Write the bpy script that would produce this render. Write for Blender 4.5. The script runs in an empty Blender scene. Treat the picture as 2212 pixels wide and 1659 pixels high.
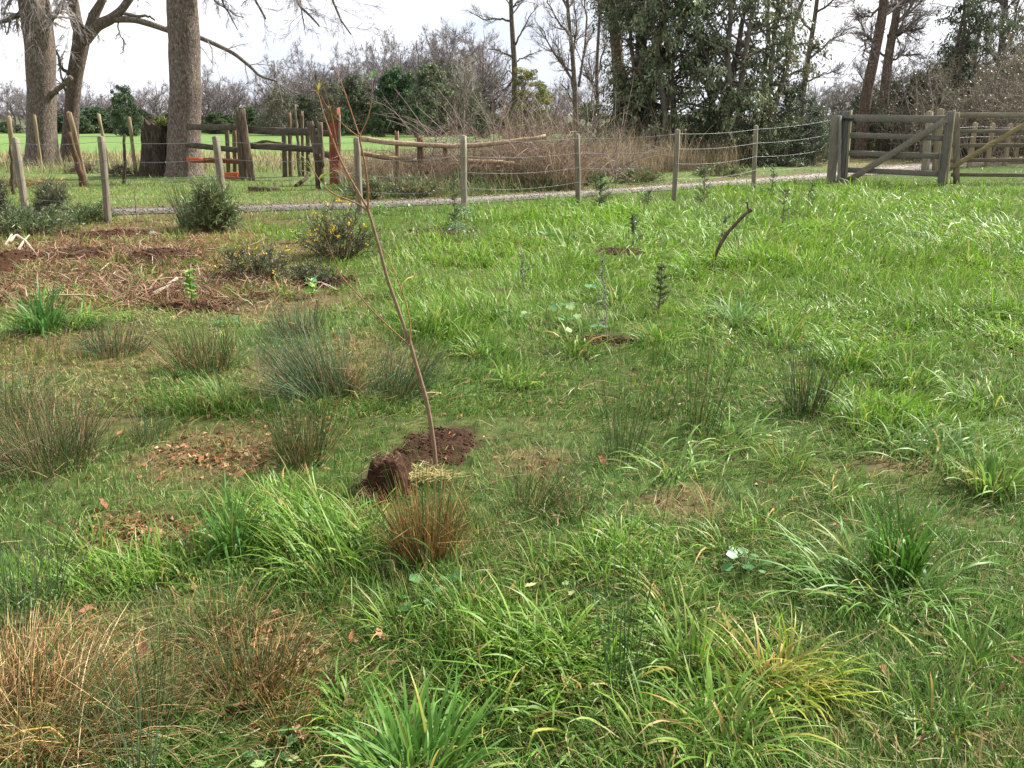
import bpy, math
import numpy as np
from mathutils import Vector

R = math.radians
rng = np.random.default_rng(11)
scene = bpy.context.scene
COL = scene.collection

# ------------------------------------------------------------------ camera, sky, sun, exposure
PITCH, CAMH = R(17.6), 1.6
FOC, CX, CY = 1841.0, 1106.0, 829.5           # focal length and centre of a 2212 x 1659 survey frame
cam = bpy.data.cameras.new('camera')
cam.sensor_width = 36.0
cam.lens = 36.0 * FOC / 2212.0
cam.clip_end = 5000
camo = bpy.data.objects.new('camera', cam)
camo.location = (0, 0, CAMH)
camo.rotation_euler = (math.pi / 2 - PITCH, 0, 0)
COL.objects.link(camo)
scene.camera = camo

SUN_EL, SUN_AZ = R(42), R(62)                 # azimuth clockwise from the view direction (+Y)
world = bpy.data.worlds.new('World')
scene.world = world
world.use_nodes = True
nt = world.node_tree
nt.nodes.clear()
out = nt.nodes.new('ShaderNodeOutputWorld')
bg = nt.nodes.new('ShaderNodeBackground')
bg.inputs['Strength'].default_value = 0.1
sky = nt.nodes.new('ShaderNodeTexSky')
sky.sky_type = 'NISHITA'
sky.sun_disc = False
sky.sun_elevation = SUN_EL
sky.sun_rotation = SUN_AZ
tc = nt.nodes.new('ShaderNodeTexCoord')
mp = nt.nodes.new('ShaderNodeMapping')
mp.inputs['Scale'].default_value = (1.0, 1.0, 2.6)
nz = nt.nodes.new('ShaderNodeTexNoise')
nz.inputs['Scale'].default_value = 2.2
nz.inputs['Detail'].default_value = 6
nz.inputs['Roughness'].default_value = 0.55
rp = nt.nodes.new('ShaderNodeValToRGB')       # how much cloud covers the blue
rp.color_ramp.elements[0].position = 0.30
rp.color_ramp.elements[0].color = (0.82, 0.82, 0.82, 1)
rp.color_ramp.elements[1].position = 0.50
rp.color_ramp.elements[1].color = (1, 1, 1, 1)
cr = nt.nodes.new('ShaderNodeValToRGB')       # grey to bright cloud
cr.color_ramp.elements[0].position = 0.33
cr.color_ramp.elements[0].color = (2.9, 3.15, 3.9, 1)
cr.color_ramp.elements[1].position = 0.62
cr.color_ramp.elements[1].color = (5.6, 5.6, 5.7, 1)
mx = nt.nodes.new('ShaderNodeMix')
mx.data_type = 'RGBA'
nt.links.new(tc.outputs['Generated'], mp.inputs['Vector'])
nt.links.new(mp.outputs['Vector'], nz.inputs['Vector'])
nt.links.new(nz.outputs['Fac'], rp.inputs['Fac'])
nt.links.new(nz.outputs['Fac'], cr.inputs['Fac'])
nt.links.new(rp.outputs['Color'], mx.inputs['Factor'])
nt.links.new(sky.outputs['Color'], mx.inputs['A'])
nt.links.new(cr.outputs['Color'], mx.inputs['B'])
nt.links.new(mx.outputs['Result'], bg.inputs['Color'])
nt.links.new(bg.outputs['Background'], out.inputs['Surface'])

sl = bpy.data.lights.new('sun', 'SUN')
sl.energy = 4.8
sl.angle = R(3)
sl.color = (1.0, 0.955, 0.88)
so = bpy.data.objects.new('sun', sl)
sdir = Vector((math.sin(SUN_AZ) * math.cos(SUN_EL), math.cos(SUN_AZ) * math.cos(SUN_EL), math.sin(SUN_EL)))
so.rotation_euler = sdir.to_track_quat('Z', 'Y').to_euler()
so.location = (20, 10, 30)
COL.objects.link(so)

scene.view_settings.view_transform = 'Standard'
scene.view_settings.look = 'None'
scene.view_settings.exposure = 1.38
scene.view_settings.gamma = 1.0
scene.view_settings.use_curve_mapping = False
scene.render.engine = 'CYCLES'
scene.cycles.max_bounces = 6
scene.cycles.transparent_max_bounces = 8

# ------------------------------------------------------------------ maths helpers
_LAT = np.random.default_rng(3).random((256, 256))


def vnoise(x, y, s=0):
    x = np.asarray(x, float) + 37.3 * s + 1000
    y = np.asarray(y, float) + 91.7 * s + 1000
    xi, yi = np.floor(x).astype(int), np.floor(y).astype(int)
    fx, fy = x - xi, y - yi
    fx, fy = fx * fx * (3 - 2 * fx), fy * fy * (3 - 2 * fy)
    a, b = _LAT[xi % 256, yi % 256], _LAT[(xi + 1) % 256, yi % 256]
    c, d = _LAT[xi % 256, (yi + 1) % 256], _LAT[(xi + 1) % 256, (yi + 1) % 256]
    return (a * (1 - fx) + b * fx) * (1 - fy) + (c * (1 - fx) + d * fx) * fy


def fbm(x, y, s=0, o=3):
    v, a, t = 0, 1.0, 0
    for i in range(o):
        v = v + a * vnoise(np.asarray(x) * 2 ** i, np.asarray(y) * 2 ** i, s + i * 5)
        t += a
        a *= 0.5
    return v / t


def sstep(a, b, x):
    t = np.clip((np.asarray(x, float) - a) / (b - a), 0, 1)
    return t * t * (3 - 2 * t)


def nrm(v):
    return v / np.maximum(np.linalg.norm(v, axis=-1, keepdims=True), 1e-9)


def hgt(x, y):
    """ground height: gentle lumps near by, level from the lane on"""
    x, y = np.asarray(x, float), np.asarray(y, float)
    amp = 0.11 * (1 - sstep(8.0, 12.5, y))
    return amp * (fbm(x * 0.75, y * 0.75, 2, 3) - 0.5)


_c, _s = math.cos(PITCH), math.sin(PITCH)


def ray(px, py):
    u, v = (px - CX) / FOC, (py - CY) / FOC
    return np.array([u, _c - v * _s, -_s - v * _c])


def P(px, py, Y):
    """point at forward distance Y seen in survey direction (px, py)"""
    d = ray(px, py)
    t = Y / d[1]
    return np.array([d[0] * t, Y, CAMH + d[2] * t])


def G(px, py):
    """ground point seen in survey direction (px, py)"""
    d = ray(px, py)
    z = 0.0
    for _ in range(6):
        t = (CAMH - z) / -d[2]
        z = float(hgt(d[0] * t, d[1] * t))
    return np.array([d[0] * t, d[1] * t, z])


def on(x, y):
    return np.array([x, y, float(hgt(x, y))])


# ------------------------------------------------------------------ object helpers
def tag(o, label=None, cat=None, group=None, kind=None):
    if label: o['label'] = label
    if cat: o['category'] = cat
    if group: o['group'] = group
    if kind: o['kind'] = kind
    return o


def empty(name, loc, label, cat, group=None):
    o = bpy.data.objects.new(name, None)
    o.empty_display_size = 0.1
    o.location = [float(v) for v in loc]
    COL.objects.link(o)
    return tag(o, label, cat, group)


def mesh_data(name, geo, mat, smooth=True):
    V, Q, T, C = geo
    me = bpy.data.meshes.new(name)
    nq, ntr = len(Q), len(T)
    me.vertices.add(len(V))
    me.vertices.foreach_set('co', np.ascontiguousarray(V, np.float32).ravel())
    loops = np.concatenate([np.asarray(Q, np.int32).ravel(), np.asarray(T, np.int32).ravel()]).astype(np.int32)
    me.loops.add(len(loops))
    me.loops.foreach_set('vertex_index', loops)
    me.polygons.add(nq + ntr)
    st = np.concatenate([np.arange(nq) * 4, nq * 4 + np.arange(ntr) * 3]).astype(np.int32)
    me.polygons.foreach_set('loop_start', st)
    if smooth:
        me.polygons.foreach_set('use_smooth', np.ones(nq + ntr, bool))
    me.update(calc_edges=True)
    if C is not None:
        a = me.color_attributes.new('Col', 'FLOAT_COLOR', 'POINT')
        c4 = np.ones((len(V), 4), np.float32)
        c4[:, :3] = C
        a.data.foreach_set('color', c4.ravel())
    me.materials.append(mat)
    return me


def obj(name, geo, mat, parent=None, smooth=True, origin=None, kind=None):
    """one mesh object; geometry is in world space, stored relative to its parent's (or given) origin"""
    off = np.zeros(3)
    if parent is not None:
        off = np.array(world_loc(parent))
    elif origin is not None:
        off = np.asarray(origin, float)
    V = np.asarray(geo[0], float) - off
    o = bpy.data.objects.new(name, mesh_data(name, (V, geo[1], geo[2], geo[3]), mat, smooth))
    if parent is not None:
        o.parent = parent
    elif origin is not None:
        o.location = [float(v) for v in origin]
    COL.objects.link(o)
    if kind: o['kind'] = kind
    return o


def world_loc(o):
    v = np.array(o.location)
    while o.parent is not None:
        o = o.parent
        v = v + np.array(o.location)
    return v


def inst(name, src, parent=None, loc=(0, 0, 0), rot=(0, 0, 0), sc=1.0):
    """a further object sharing the mesh of src"""
    o = bpy.data.objects.new(name, src.data if hasattr(src, 'data') else src)
    o.parent = parent
    o.location = [float(v) for v in loc]
    o.rotation_euler = rot
    o.scale = (sc, sc, sc) if np.isscalar(sc) else sc
    COL.objects.link(o)
    return o


E4, E3 = np.zeros((0, 4), int), np.zeros((0, 3), int)


def merge(gs):
    V, Q, T, C, n = [], [], [], [], 0
    for g in gs:
        V.append(g[0]); Q.append(np.asarray(g[1]).reshape(-1, 4) + n); T.append(np.asarray(g[2]).reshape(-1, 3) + n)
        C.append(np.full((len(g[0]), 3), 0.5) if g[3] is None else g[3])
        n += len(g[0])
    return np.concatenate(V), np.concatenate(Q), np.concatenate(T), np.concatenate(C)


def colarr(c, n):
    c = np.asarray(c, float)
    return np.tile(c, (n, 1)) if c.ndim == 1 else c


# ------------------------------------------------------------------ geometry generators
def blades(base, az, t0, t1, L, w, seg, c0, c1, power=1.2, curl=0.0, roll=0.0, kink=0.0):
    """flat tapering leaves, N at a time"""
    N = len(base)
    f = lambda a: np.broadcast_to(np.asarray(a, float), (N,))
    az, t0, t1, L, w, curl, roll = map(f, (az, t0, t1, L, w, curl, roll))
    s = np.linspace(0, 1, seg + 1)
    sm = (s[1:] + s[:-1]) / 2
    tilt = t0[:, None] + (t1 - t0)[:, None] * sm ** power
    if kink > 0:                                   # some leaves are creased and hang from the fold
        hit = rng.random(N) < kink
        fold = rng.uniform(.3, .85, N)
        amt = np.where(hit, rng.uniform(.6, 2.0, N), 0)
        tilt = tilt + amt[:, None] * (sm[None, :] > fold[:, None])
        curl = curl + np.where(hit, rng.normal(0, .9, N), 0)
    a = az[:, None] + curl[:, None] * sm
    step = np.stack([np.sin(tilt) * np.cos(a), np.sin(tilt) * np.sin(a), np.cos(tilt)], -1) * (L / seg)[:, None, None]
    pts = np.concatenate([np.zeros((N, 1, 3)), np.cumsum(step, 1)], 1) + base[:, None, :]
    side = np.stack([-np.sin(az) * np.cos(roll), np.cos(az) * np.cos(roll), np.sin(roll)], -1)
    prof = np.array([0.75 + 0.25 * min(1, k * 3) if k < .45 else 1 - ((k - .45) / .55) ** 1.6 for k in s])[:-1]
    lw = side[:, None, :] * (w[:, None] * prof / 2)[:, :, None]
    body = pts[:, :-1]
    V = np.concatenate([np.stack([body - lw, body + lw], 2).reshape(N, -1, 3), pts[:, -1:]], 1)
    nv = 2 * seg + 1
    o = (np.arange(N) * nv)[:, None]
    Q = np.concatenate([np.stack([o + 2 * k, o + 2 * k + 1, o + 2 * k + 3, o + 2 * k + 2], -1).reshape(-1, 4) for k in range(seg - 1)]) if seg > 1 else E4
    T = np.concatenate([o + 2 * seg - 2, o + 2 * seg - 1, o + 2 * seg], -1)
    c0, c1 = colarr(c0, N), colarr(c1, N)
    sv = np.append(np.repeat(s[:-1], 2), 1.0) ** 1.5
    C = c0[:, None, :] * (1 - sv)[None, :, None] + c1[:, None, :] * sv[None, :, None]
    return V.reshape(-1, 3), Q, T, C.reshape(-1, 3)


def sweep(pts, rad, sides=3, col=(.5, .5, .5), cap=False):
    """round tubes along N polylines of k points"""
    pts = np.asarray(pts, float)
    if pts.ndim == 2: pts = pts[None]
    N, k, _ = pts.shape
    rad = np.broadcast_to(np.asarray(rad, float), (N, k)) if np.ndim(rad) < 2 else np.asarray(rad, float)
    t = np.empty_like(pts)
    t[:, 1:-1] = pts[:, 2:] - pts[:, :-2]
    t[:, 0] = pts[:, 1] - pts[:, 0]
    t[:, -1] = pts[:, -1] - pts[:, -2]
    t = nrm(t)
    m = np.abs(nrm(pts[:, -1] - pts[:, 0])[:, 2]) > 0.85
    ref = np.where(m[:, None], np.array([1.0, 0.05, 0]), np.array([0.03, 0, 1.0]))[:, None, :]
    n1 = nrm(np.cross(t, np.broadcast_to(ref, t.shape)))
    n2 = np.cross(t, n1)
    a = np.arange(sides) * 2 * math.pi / sides
    V = pts[:, :, None, :] + rad[:, :, None, None] * (np.cos(a)[:, None] * n1[:, :, None, :] + np.sin(a)[:, None] * n2[:, :, None, :])
    V = V.reshape(-1, 3)
    i = np.arange(N)[:, None, None] * k * sides
    j = np.arange(k - 1)[None, :, None] * sides
    q = np.arange(sides)[None, None, :]
    q2 = (q + 1) % sides
    Q = np.stack([i + j + q, i + j + sides + q, i + j + sides + q2, i + j + q2], -1).reshape(-1, 4)
    T = E3
    col = np.asarray(col, float)
    C = np.tile(col, (len(V), 1)) if col.ndim == 1 else np.repeat(col, k * sides, 0)
    if cap:
        ts, ex = [], []
        for n in range(N):
            for e, flip in ((0, 1), (k - 1, 0)):
                b = n * k * sides + e * sides
                c = len(V) + len(ex)
                ex.append(pts[n, e])
                for s_ in range(sides):
                    tri = [b + s_, b + (s_ + 1) % sides, c]
                    ts.append(tri[::-1] if not flip else tri)
        C = np.concatenate([C, np.repeat(C[:1], len(ex), 0)])
        V = np.concatenate([V, np.array(ex)])
        T = np.array(ts)
    return V, Q, T, C


def prism(p0, p1, w, h, side=(1, 0, 0), ch=0.006, rings=6, jit=0.002, col=(.5, .5, .5), peak=0.0, warp=0.0):
    """sawn timber: chamfered rectangular section from p0 to p1, slightly uneven"""
    p0, p1 = np.asarray(p0, float), np.asarray(p1, float)
    t = nrm(p1 - p0)
    u = np.asarray(side, float)
    u = nrm(u - u.dot(t) * t)
    v = np.cross(t, u)
    a, b = w / 2, h / 2
    sec = np.array([(a - ch, -b), (a, -b + ch), (a, b - ch), (a - ch, b), (-a + ch, b), (-a, b - ch), (-a, -b + ch), (-a + ch, -b)])
    V, Q, T = [], [], []
    ph = rng.random(2) * 6
    for i in range(rings):
        f = i / (rings - 1)
        c = p0 + (p1 - p0) * f + warp * (u * math.sin(f * 3.1 + ph[0]) + v * math.sin(f * 2.3 + ph[1]))
        s = sec * (1 + jit / max(a, b) * rng.normal(size=sec.shape))
        V += [c + u * x + v * y for x, y in s]
    for i in range(rings - 1):
        for s in range(8):
            Q.append([i * 8 + s, i * 8 + (s + 1) % 8, i * 8 + 8 + (s + 1) % 8, i * 8 + 8 + s])
    nb = len(V)
    V += [p0, p1 + t * peak]
    for s in range(8):
        T.append([nb, (s + 1) % 8, s])
        T.append([nb + 1, (rings - 1) * 8 + s, (rings - 1) * 8 + (s + 1) % 8])
    V = np.array(V)
    return V, np.array(Q), np.array(T), np.tile(np.asarray(col, float), (len(V), 1))


def leafcards(pos, d, L, w, col, fold=0.25):
    """leaf-shaped folded diamonds"""
    N = len(pos)
    d = nrm(d)
    s = nrm(np.cross(d, rng.normal(size=(N, 3))))
    n = np.cross(d, s)
    L = np.broadcast_to(L, (N,))[:, None]
    w = np.broadcast_to(w, (N,))[:, None]
    mid = pos + d * L * 0.45
    V = np.stack([pos, mid + s * w / 2 + n * w * fold, pos + d * L, mid - s * w / 2 + n * w * fold], 1).reshape(-1, 3)
    o = (np.arange(N) * 4)[:, None]
    T = np.concatenate([np.concatenate([o, o + 1, o + 2], 1), np.concatenate([o, o + 2, o + 3], 1)])
    return V, E4, T, np.repeat(colarr(col, N), 4, 0)


def interp(pts, t):
    """points and tangents at t on each polyline (M,k,3), t (M,n)"""
    M, k, _ = pts.shape
    f = np.clip(t, 0, .9999) * (k - 1)
    i = f.astype(int)
    f = (f - i)[..., None]
    m = np.arange(M)[:, None]
    a, b = pts[m, i], pts[m, i + 1]
    return a + (b - a) * f, nrm(b - a), i


def twigs(pts, rad, n, tr, ang, ln, k, wig, grav, rr=0.6, rmin=0.003, tip=0.3, rel=True):
    """n side shoots on every parent polyline"""
    M = len(pts)
    t = rng.uniform(tr[0], tr[1], (M, n))
    p, d, i = interp(pts, t)
    r = rad[np.arange(M)[:, None], i] * rr
    pl = np.linalg.norm(pts[:, 1:] - pts[:, :-1], axis=-1).sum(1)[:, None]
    L = rng.uniform(ln[0], ln[1], (M, n)) * ((pl * (1.15 - 0.6 * t)) if rel else 1)
    a = rng.uniform(ang[0], ang[1], (M, n))[..., None]
    perp = nrm(np.cross(d, rng.normal(size=d.shape)))
    d = nrm(np.cos(a) * d + np.sin(a) * perp).reshape(-1, 3)
    p, r, L = p.reshape(-1, 3), np.maximum(r.reshape(-1), rmin), L.reshape(-1)
    P_ = [p]
    for _ in range(k - 1):
        d = nrm(d + wig * rng.normal(size=d.shape) + np.array([0, 0, grav]))
        p = p + d * (L / (k - 1))[:, None]
        P_.append(p)
    pts2 = np.stack(P_, 1)
    rad2 = r[:, None] * np.linspace(1, tip, k)[None, :]
    return pts2, rad2


# ------------------------------------------------------------------ materials
def principled(name, rough=0.7, spec=0.3):
    m = bpy.data.materials.new(name)
    m.use_nodes = True
    n = m.node_tree.nodes
    b = n['Principled BSDF']
    b.inputs['Roughness'].default_value = rough
    b.inputs['Specular IOR Level'].default_value = spec
    return m, m.node_tree, b


def leafmat(name, rough=0.5, spec=0.35, trans=0.3, var=0.18, scale=9.0):
    """colour from the plant's own colour attribute, some light passing through"""
    m, t, b = principled(name, rough, spec)
    at = t.nodes.new('ShaderNodeAttribute')
    at.attribute_name = 'Col'
    tcn = t.nodes.new('ShaderNodeTexCoord')
    no = t.nodes.new('ShaderNodeTexNoise')
    no.inputs['Scale'].default_value = scale
    no.inputs['Detail'].default_value = 3
    ma = t.nodes.new('ShaderNodeMapRange')
    ma.inputs['From Min'].default_value = 0.3
    ma.inputs['From Max'].default_value = 0.7
    ma.inputs['To Min'].default_value = 1 - var
    ma.inputs['To Max'].default_value = 1 + var
    vm = t.nodes.new('ShaderNodeVectorMath')
    vm.operation = 'SCALE'
    t.links.new(tcn.outputs['Object'], no.inputs['Vector'])
    t.links.new(no.outputs['Fac'], ma.inputs['Value'])
    t.links.new(at.outputs['Color'], vm.inputs[0])
    t.links.new(ma.outputs['Result'], vm.inputs['Scale'])
    t.links.new(vm.outputs['Vector'], b.inputs['Base Color'])
    if trans > 0:
        tr = t.nodes.new('ShaderNodeBsdfTranslucent')
        mix = t.nodes.new('ShaderNodeMixShader')
        mix.inputs['Fac'].default_value = trans
        ou = t.nodes['Material Output']
        t.links.new(vm.outputs['Vector'], tr.inputs['Color'])
        t.links.new(b.outputs['BSDF'], mix.inputs[1])
        t.links.new(tr.outputs['BSDF'], mix.inputs[2])
        t.links.new(mix.outputs['Shader'], ou.inputs['Surface'])
    return m


def grained(name, stops, scale=(6, 6, 1.2), nscale=4.0, bump=0.3, rough=0.85, attr=False, voro=False, dist=0.02):
    """bark, weathered timber, soil: banded noise colours with fine relief"""
    m, t, b = principled(name, rough, 0.15)
    tcn = t.nodes.new('ShaderNodeTexCoord')
    mpn = t.nodes.new('ShaderNodeMapping')
    mpn.inputs['Scale'].default_value = scale
    no = t.nodes.new('ShaderNodeTexNoise')
    no.inputs['Scale'].default_value = nscale
    no.inputs['Detail'].default_value = 8
    no.inputs['Roughness'].default_value = 0.65
    rmp = t.nodes.new('ShaderNodeValToRGB')
    e = rmp.color_ramp.elements
    e[0].position, e[0].color = stops[0][0], (*stops[0][1], 1)
    e[1].position, e[1].color = stops[-1][0], (*stops[-1][1], 1)
    for p_, c_ in stops[1:-1]:
        q = e.new(p_)
        q.color = (*c_, 1)
    t.links.new(tcn.outputs['Object'], mpn.inputs['Vector'])
    t.links.new(mpn.outputs['Vector'], no.inputs['Vector'])
    t.links.new(no.outputs['Fac'], rmp.inputs['Fac'])
    colour = rmp.outputs['Color']
    if attr:
        at = t.nodes.new('ShaderNodeAttribute')
        at.attribute_name = 'Col'
        mm = t.nodes.new('ShaderNodeMix')
        mm.data_type = 'RGBA'
        mm.blend_type = 'MULTIPLY'
        mm.inputs['Factor'].default_value = 1.0
        t.links.new(colour, mm.inputs['A'])
        t.links.new(at.outputs['Color'], mm.inputs['B'])
        colour = mm.outputs['Result']
    t.links.new(colour, b.inputs['Base Color'])
    bp = t.nodes.new('ShaderNodeBump')
    bp.inputs['Strength'].default_value = bump
    bp.inputs['Distance'].default_value = dist
    src = no.outputs['Fac']
    if voro:
        vo = t.nodes.new('ShaderNodeTexVoronoi')
        vo.feature = 'DISTANCE_TO_EDGE'
        vo.inputs['Scale'].default_value = nscale * 1.3
        t.links.new(mpn.outputs['Vector'], vo.inputs['Vector'])
        src = vo.outputs['Distance']
    t.links.new(src, bp.inputs['Height'])
    t.links.new(bp.outputs['Normal'], b.inputs['Normal'])
    return m


M = {}
M['grass'] = leafmat('grass_blade', 0.47, 0.26, 0.38, 0.15)
M['rush'] = leafmat('rush_stem', 0.5, 0.35, 0.12, 0.15)
M['leaf'] = leafmat('evergreen_leaf', 0.45, 0.4, 0.2, 0.25, 1.3)
M['farleaf'] = leafmat('distant_leaf', 0.6, 0.25, 0.2, 0.2, 0.6)
M['broad'] = leafmat('broad_leaf', 0.45, 0.4, 0.3, 0.2, 40)
M['dead'] = leafmat('fallen_leaf', 0.75, 0.2, 0.12, 0.3, 60)
M['twig'] = leafmat('twig_bark', 0.85, 0.15, 0.0, 0.2, 6)
M['ground'] = leafmat('ground_thatch', 0.95, 0.1, 0.0, 0.45, 11)
M['bark'] = grained('oak_bark', [(0.28, (.035, .027, .021)), (0.45, (.115, .092, .073)), (0.58, (.175, .155, .138)), (0.72, (.31, .295, .275))], (9, 9, 4.2), 2.6, 1.0, 0.92, True, True, 0.03)
M['stump'] = grained('rotten_bark', [(0.3, (.02, .016, .012)), (0.5, (.075, .06, .045)), (0.7, (.17, .15, .12))], (8, 8, 1.5), 2.6, 0.9, 0.95, True, True, 0.03)
M['post'] = grained('sawn_post', [(0.25, (.11, .10, .082)), (0.5, (.19, .175, .145)), (0.75, (.30, .28, .24))], (14, 14, 1.3), 3.0, 0.25, 0.85, True, False, 0.01)
M['oldwood'] = grained('weathered_timber', [(0.25, (.036, .029, .023)), (0.5, (.085, .070, .056)), (0.75, (.165, .145, .122))], (10, 10, 1.4), 3.0, 0.5, 0.9, True, False, 0.012)
M['oldrail'] = grained('weathered_rail', [(0.25, (.036, .03, .024)), (0.5, (.08, .068, .055)), (0.75, (.15, .135, .112))], (1.4, 10, 10), 3.0, 0.5, 0.9, True, False, 0.012)
M['gaterail'] = grained('grey_gate_board', [(0.25, (.085, .078, .066)), (0.5, (.145, .135, .115)), (0.75, (.235, .22, .19))], (1.3, 14, 14), 3.0, 0.3, 0.85, True, False, 0.008)
M['gatepost'] = grained('grey_gate_timber', [(0.25, (.085, .078, .066)), (0.5, (.145, .135, .115)), (0.75, (.235, .22, .19))], (14, 14, 1.3), 3.0, 0.3, 0.85, True, False, 0.008)
M['soil'] = grained('dug_soil', [(0.3, (.012, .006, .003)), (0.5, (.036, .017, .008)), (0.72, (.075, .036, .018))], (1, 1, 1), 38.0, 1.0, 0.97, True, False, 0.02)
M['gravel'] = grained('gravel_bed', [(0.3, (.10, .085, .075)), (0.5, (.21, .185, .165)), (0.7, (.34, .31, .275))], (1, 1, 1), 14.0, 0.8, 0.95, True, False, 0.02)
M['stone'] = leafmat('gravel_stone', 0.85, 0.2, 0.0, 0.2, 30)
M['metal'] = principled('galvanised_wire', 0.5, 0.5)[0]
M['metal'].node_tree.nodes['Principled BSDF'].inputs['Base Color'].default_value = (.20, .21, .21, 1)
M['metal'].node_tree.nodes['Principled BSDF'].inputs['Metallic'].default_value = 0.6
M['iron'] = principled('black_iron', 0.6, 0.4)[0]
M['iron'].node_tree.nodes['Principled BSDF'].inputs['Base Color'].default_value = (.015, .015, .016, 1)

# ------------------------------------------------------------------ ground regions
def patch(px, py, rx, ry):
    c = G(px, py)
    d = math.hypot(c[1], CAMH)
    a, b = G(px, py - ry)[1], G(px, py + ry)[1]
    return c[0], (a + b) / 2, rx * d / FOC, (a - b) / 2


SOIL = [patch(*p) for p in [(170, 550, 80, 12), (330, 562, 70, 14), (420, 662, 75, 13), (700, 612, 65, 12), (944, 972, 86, 48),
        (835, 1050, 70, 50), (1300, 735, 75, 13), (1345, 543, 65, 9), (250, 505, 90, 9), (960, 500, 70, 8), (30, 560, 60, 18),
        (20, 640, 50, 16), (330, 640, 60, 8), (640, 880, 22, 8), (1080, 630, 50, 5), (130, 600, 60, 10), (560, 640, 40, 6)]]
DRY = [patch(*p) for p in [(130, 560, 260, 75), (340, 545, 160, 55), (230, 630, 260, 48), (560, 560, 130, 40), (560, 660, 200, 30),
       (470, 985, 170, 55), (300, 1150, 130, 50), (1150, 1000, 80, 30), (90, 1480, 250, 190), (560, 1440, 170, 130), (2120, 1630, 90, 40),
       (720, 790, 190, 60), (60, 930, 180, 110), (1480, 1090, 90, 26), (1960, 1010, 110, 18), 
       (150, 760, 230, 60), (330, 480, 300, 26), (930, 1190, 80, 30)]]
LITT = [patch(*p) for p in [(130, 560, 250, 70), (340, 545, 150, 50), (240, 628, 240, 40)]]
LUSH = [patch(*p) for p in [(1650, 560, 620, 110), (1300, 480, 300, 40), (2000, 470, 420, 70), (1900, 700, 400, 90), (1000, 700, 120, 70),
        (1290, 600, 240, 50), (250, 1240, 190, 70), (620, 1150, 200, 90), (1180, 1420, 220, 110), (2050, 930, 200, 110), (1350, 1200, 150, 50)]]


def region(L, x, y, seed, soft=0.55):
    m = np.zeros(np.shape(x))
    n = fbm(np.asarray(x) * 2.2, np.asarray(y) * 2.2, seed, 3) - 0.5
    for cx, cy, rx, ry in L:
        r = np.sqrt(((x - cx) / rx) ** 2 + ((y - cy) / ry) ** 2) + n * 1.1
        m = np.maximum(m, 1 - sstep(1 - soft * .5, 1 + soft * .5, r))
    return m


LANE = [(-400, 488, 458), (-250, 480, 455), (130, 468, 452), (300, 464, 450), (500, 459, 446), (700, 454, 439), (900, 446, 432), (1000, 441, 427),
        (1150, 432, 418), (1300, 422, 410), (1500, 407, 395), (1650, 397, 384), (1780, 387, 373), (1850, 381, 365), (1950, 372, 354),
        (2050, 362, 347), (2212, 353, 341), (2500, 346, 336)]
LN = np.array([G(a, b)[:2] for a, b, c in LANE])
LF = np.array([G(a, c)[:2] for a, b, c in LANE])


def lane_edges(x):
    return np.interp(x, LN[:, 0], LN[:, 1]), np.interp(x, LF[:, 0], LF[:, 1])


# ------------------------------------------------------------------ the ground sheet
def axis(fine0, fine1, step, lo, hi, growth):
    a = list(np.arange(fine0, fine1 + 1e-6, step))
    s = step
    while a[-1] < hi:
        s *= growth
        a.append(a[-1] + s)
    s = step
    while a[0] > lo:
        s *= growth
        a.insert(0, a[0] - s)
    return np.array(a)


def build_ground():
    xs = axis(-12, 12, 0.16, -700, 700, 1.25)
    ys = axis(1.0, 14, 0.15, -60, 1500, 1.12)
    X, Y = np.meshgrid(xs, ys)
    x, y = X.ravel(), Y.ravel()
    so_, dr = region(SOIL, x, y, 5), region(DRY, x, y, 9, 0.8)
    z = hgt(x, y) + so_ * 0.02 * (fbm(x * 9, y * 9, 4, 2) - 0.6)
    green, thatch, dry, soil = map(np.array, ((.042, .085, .016), (.06, .062, .022), (.11, .072, .038), (.050, .026, .016)))
    n = fbm(x * 1.7, y * 1.7, 21, 3)[:, None]
    c = green * n + thatch * (1 - n)
    lit = region(LITT, x, y, 15, .9)
    c = c + (dry - c) * (dr * 0.8)[:, None]
    c = c + (np.array((.13, .062, .033)) * (.7 + .6 * n) - c) * (lit * .9)[:, None]
    # the verge and the pasture beyond the lane
    _, yf = lane_edges(x)
    far = sstep(0, .8, y - yf)[:, None]
    verge = np.array((.085, .115, .035)) * (0.7 + 0.6 * n)
    c = c + (verge - c) * far
    past = np.array((.108, .175, .05)) * (0.62 + 0.5 * fbm(x * .12, y * .3, 33, 3) + .26 * fbm(x * .9, y * .5, 35, 2))[:, None]
    wn = (fbm(x * .4, y * .4, 31, 2) - .5) * 3
    c = c + (past - c) * sstep(36, 38.5, y + wn)[:, None]
    strip = (sstep(28, 31, y + wn) * (1 - sstep(36, 38, y + wn)))[:, None]
    c = c + (np.array((.24, .19, .10)) - c) * strip * .8
    c = c + (np.array((.08, .085, .045)) - c) * sstep(74, 78, y)[:, None]
    edge = np.exp(-((y - yf - .25) / .3) ** 2)[:, None]
    c = c + (np.array((.13, .075, .045)) - c) * edge * .8
    c = c + (soil - c) * so_[:, None]
    nx, ny = len(xs), len(ys)
    i = np.arange(nx - 1)[None, :] + np.arange(ny - 1)[:, None] * nx
    Q = np.stack([i, i + 1, i + nx + 1, i + nx], -1).reshape(-1, 4)
    o = obj('ground', (np.stack([x, y, z], -1), Q, E3, c), M['ground'])
    tag(o, 'uneven meadow ground with bare soil, thatch and a far pasture', 'ground', kind='structure')


build_ground()


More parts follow.
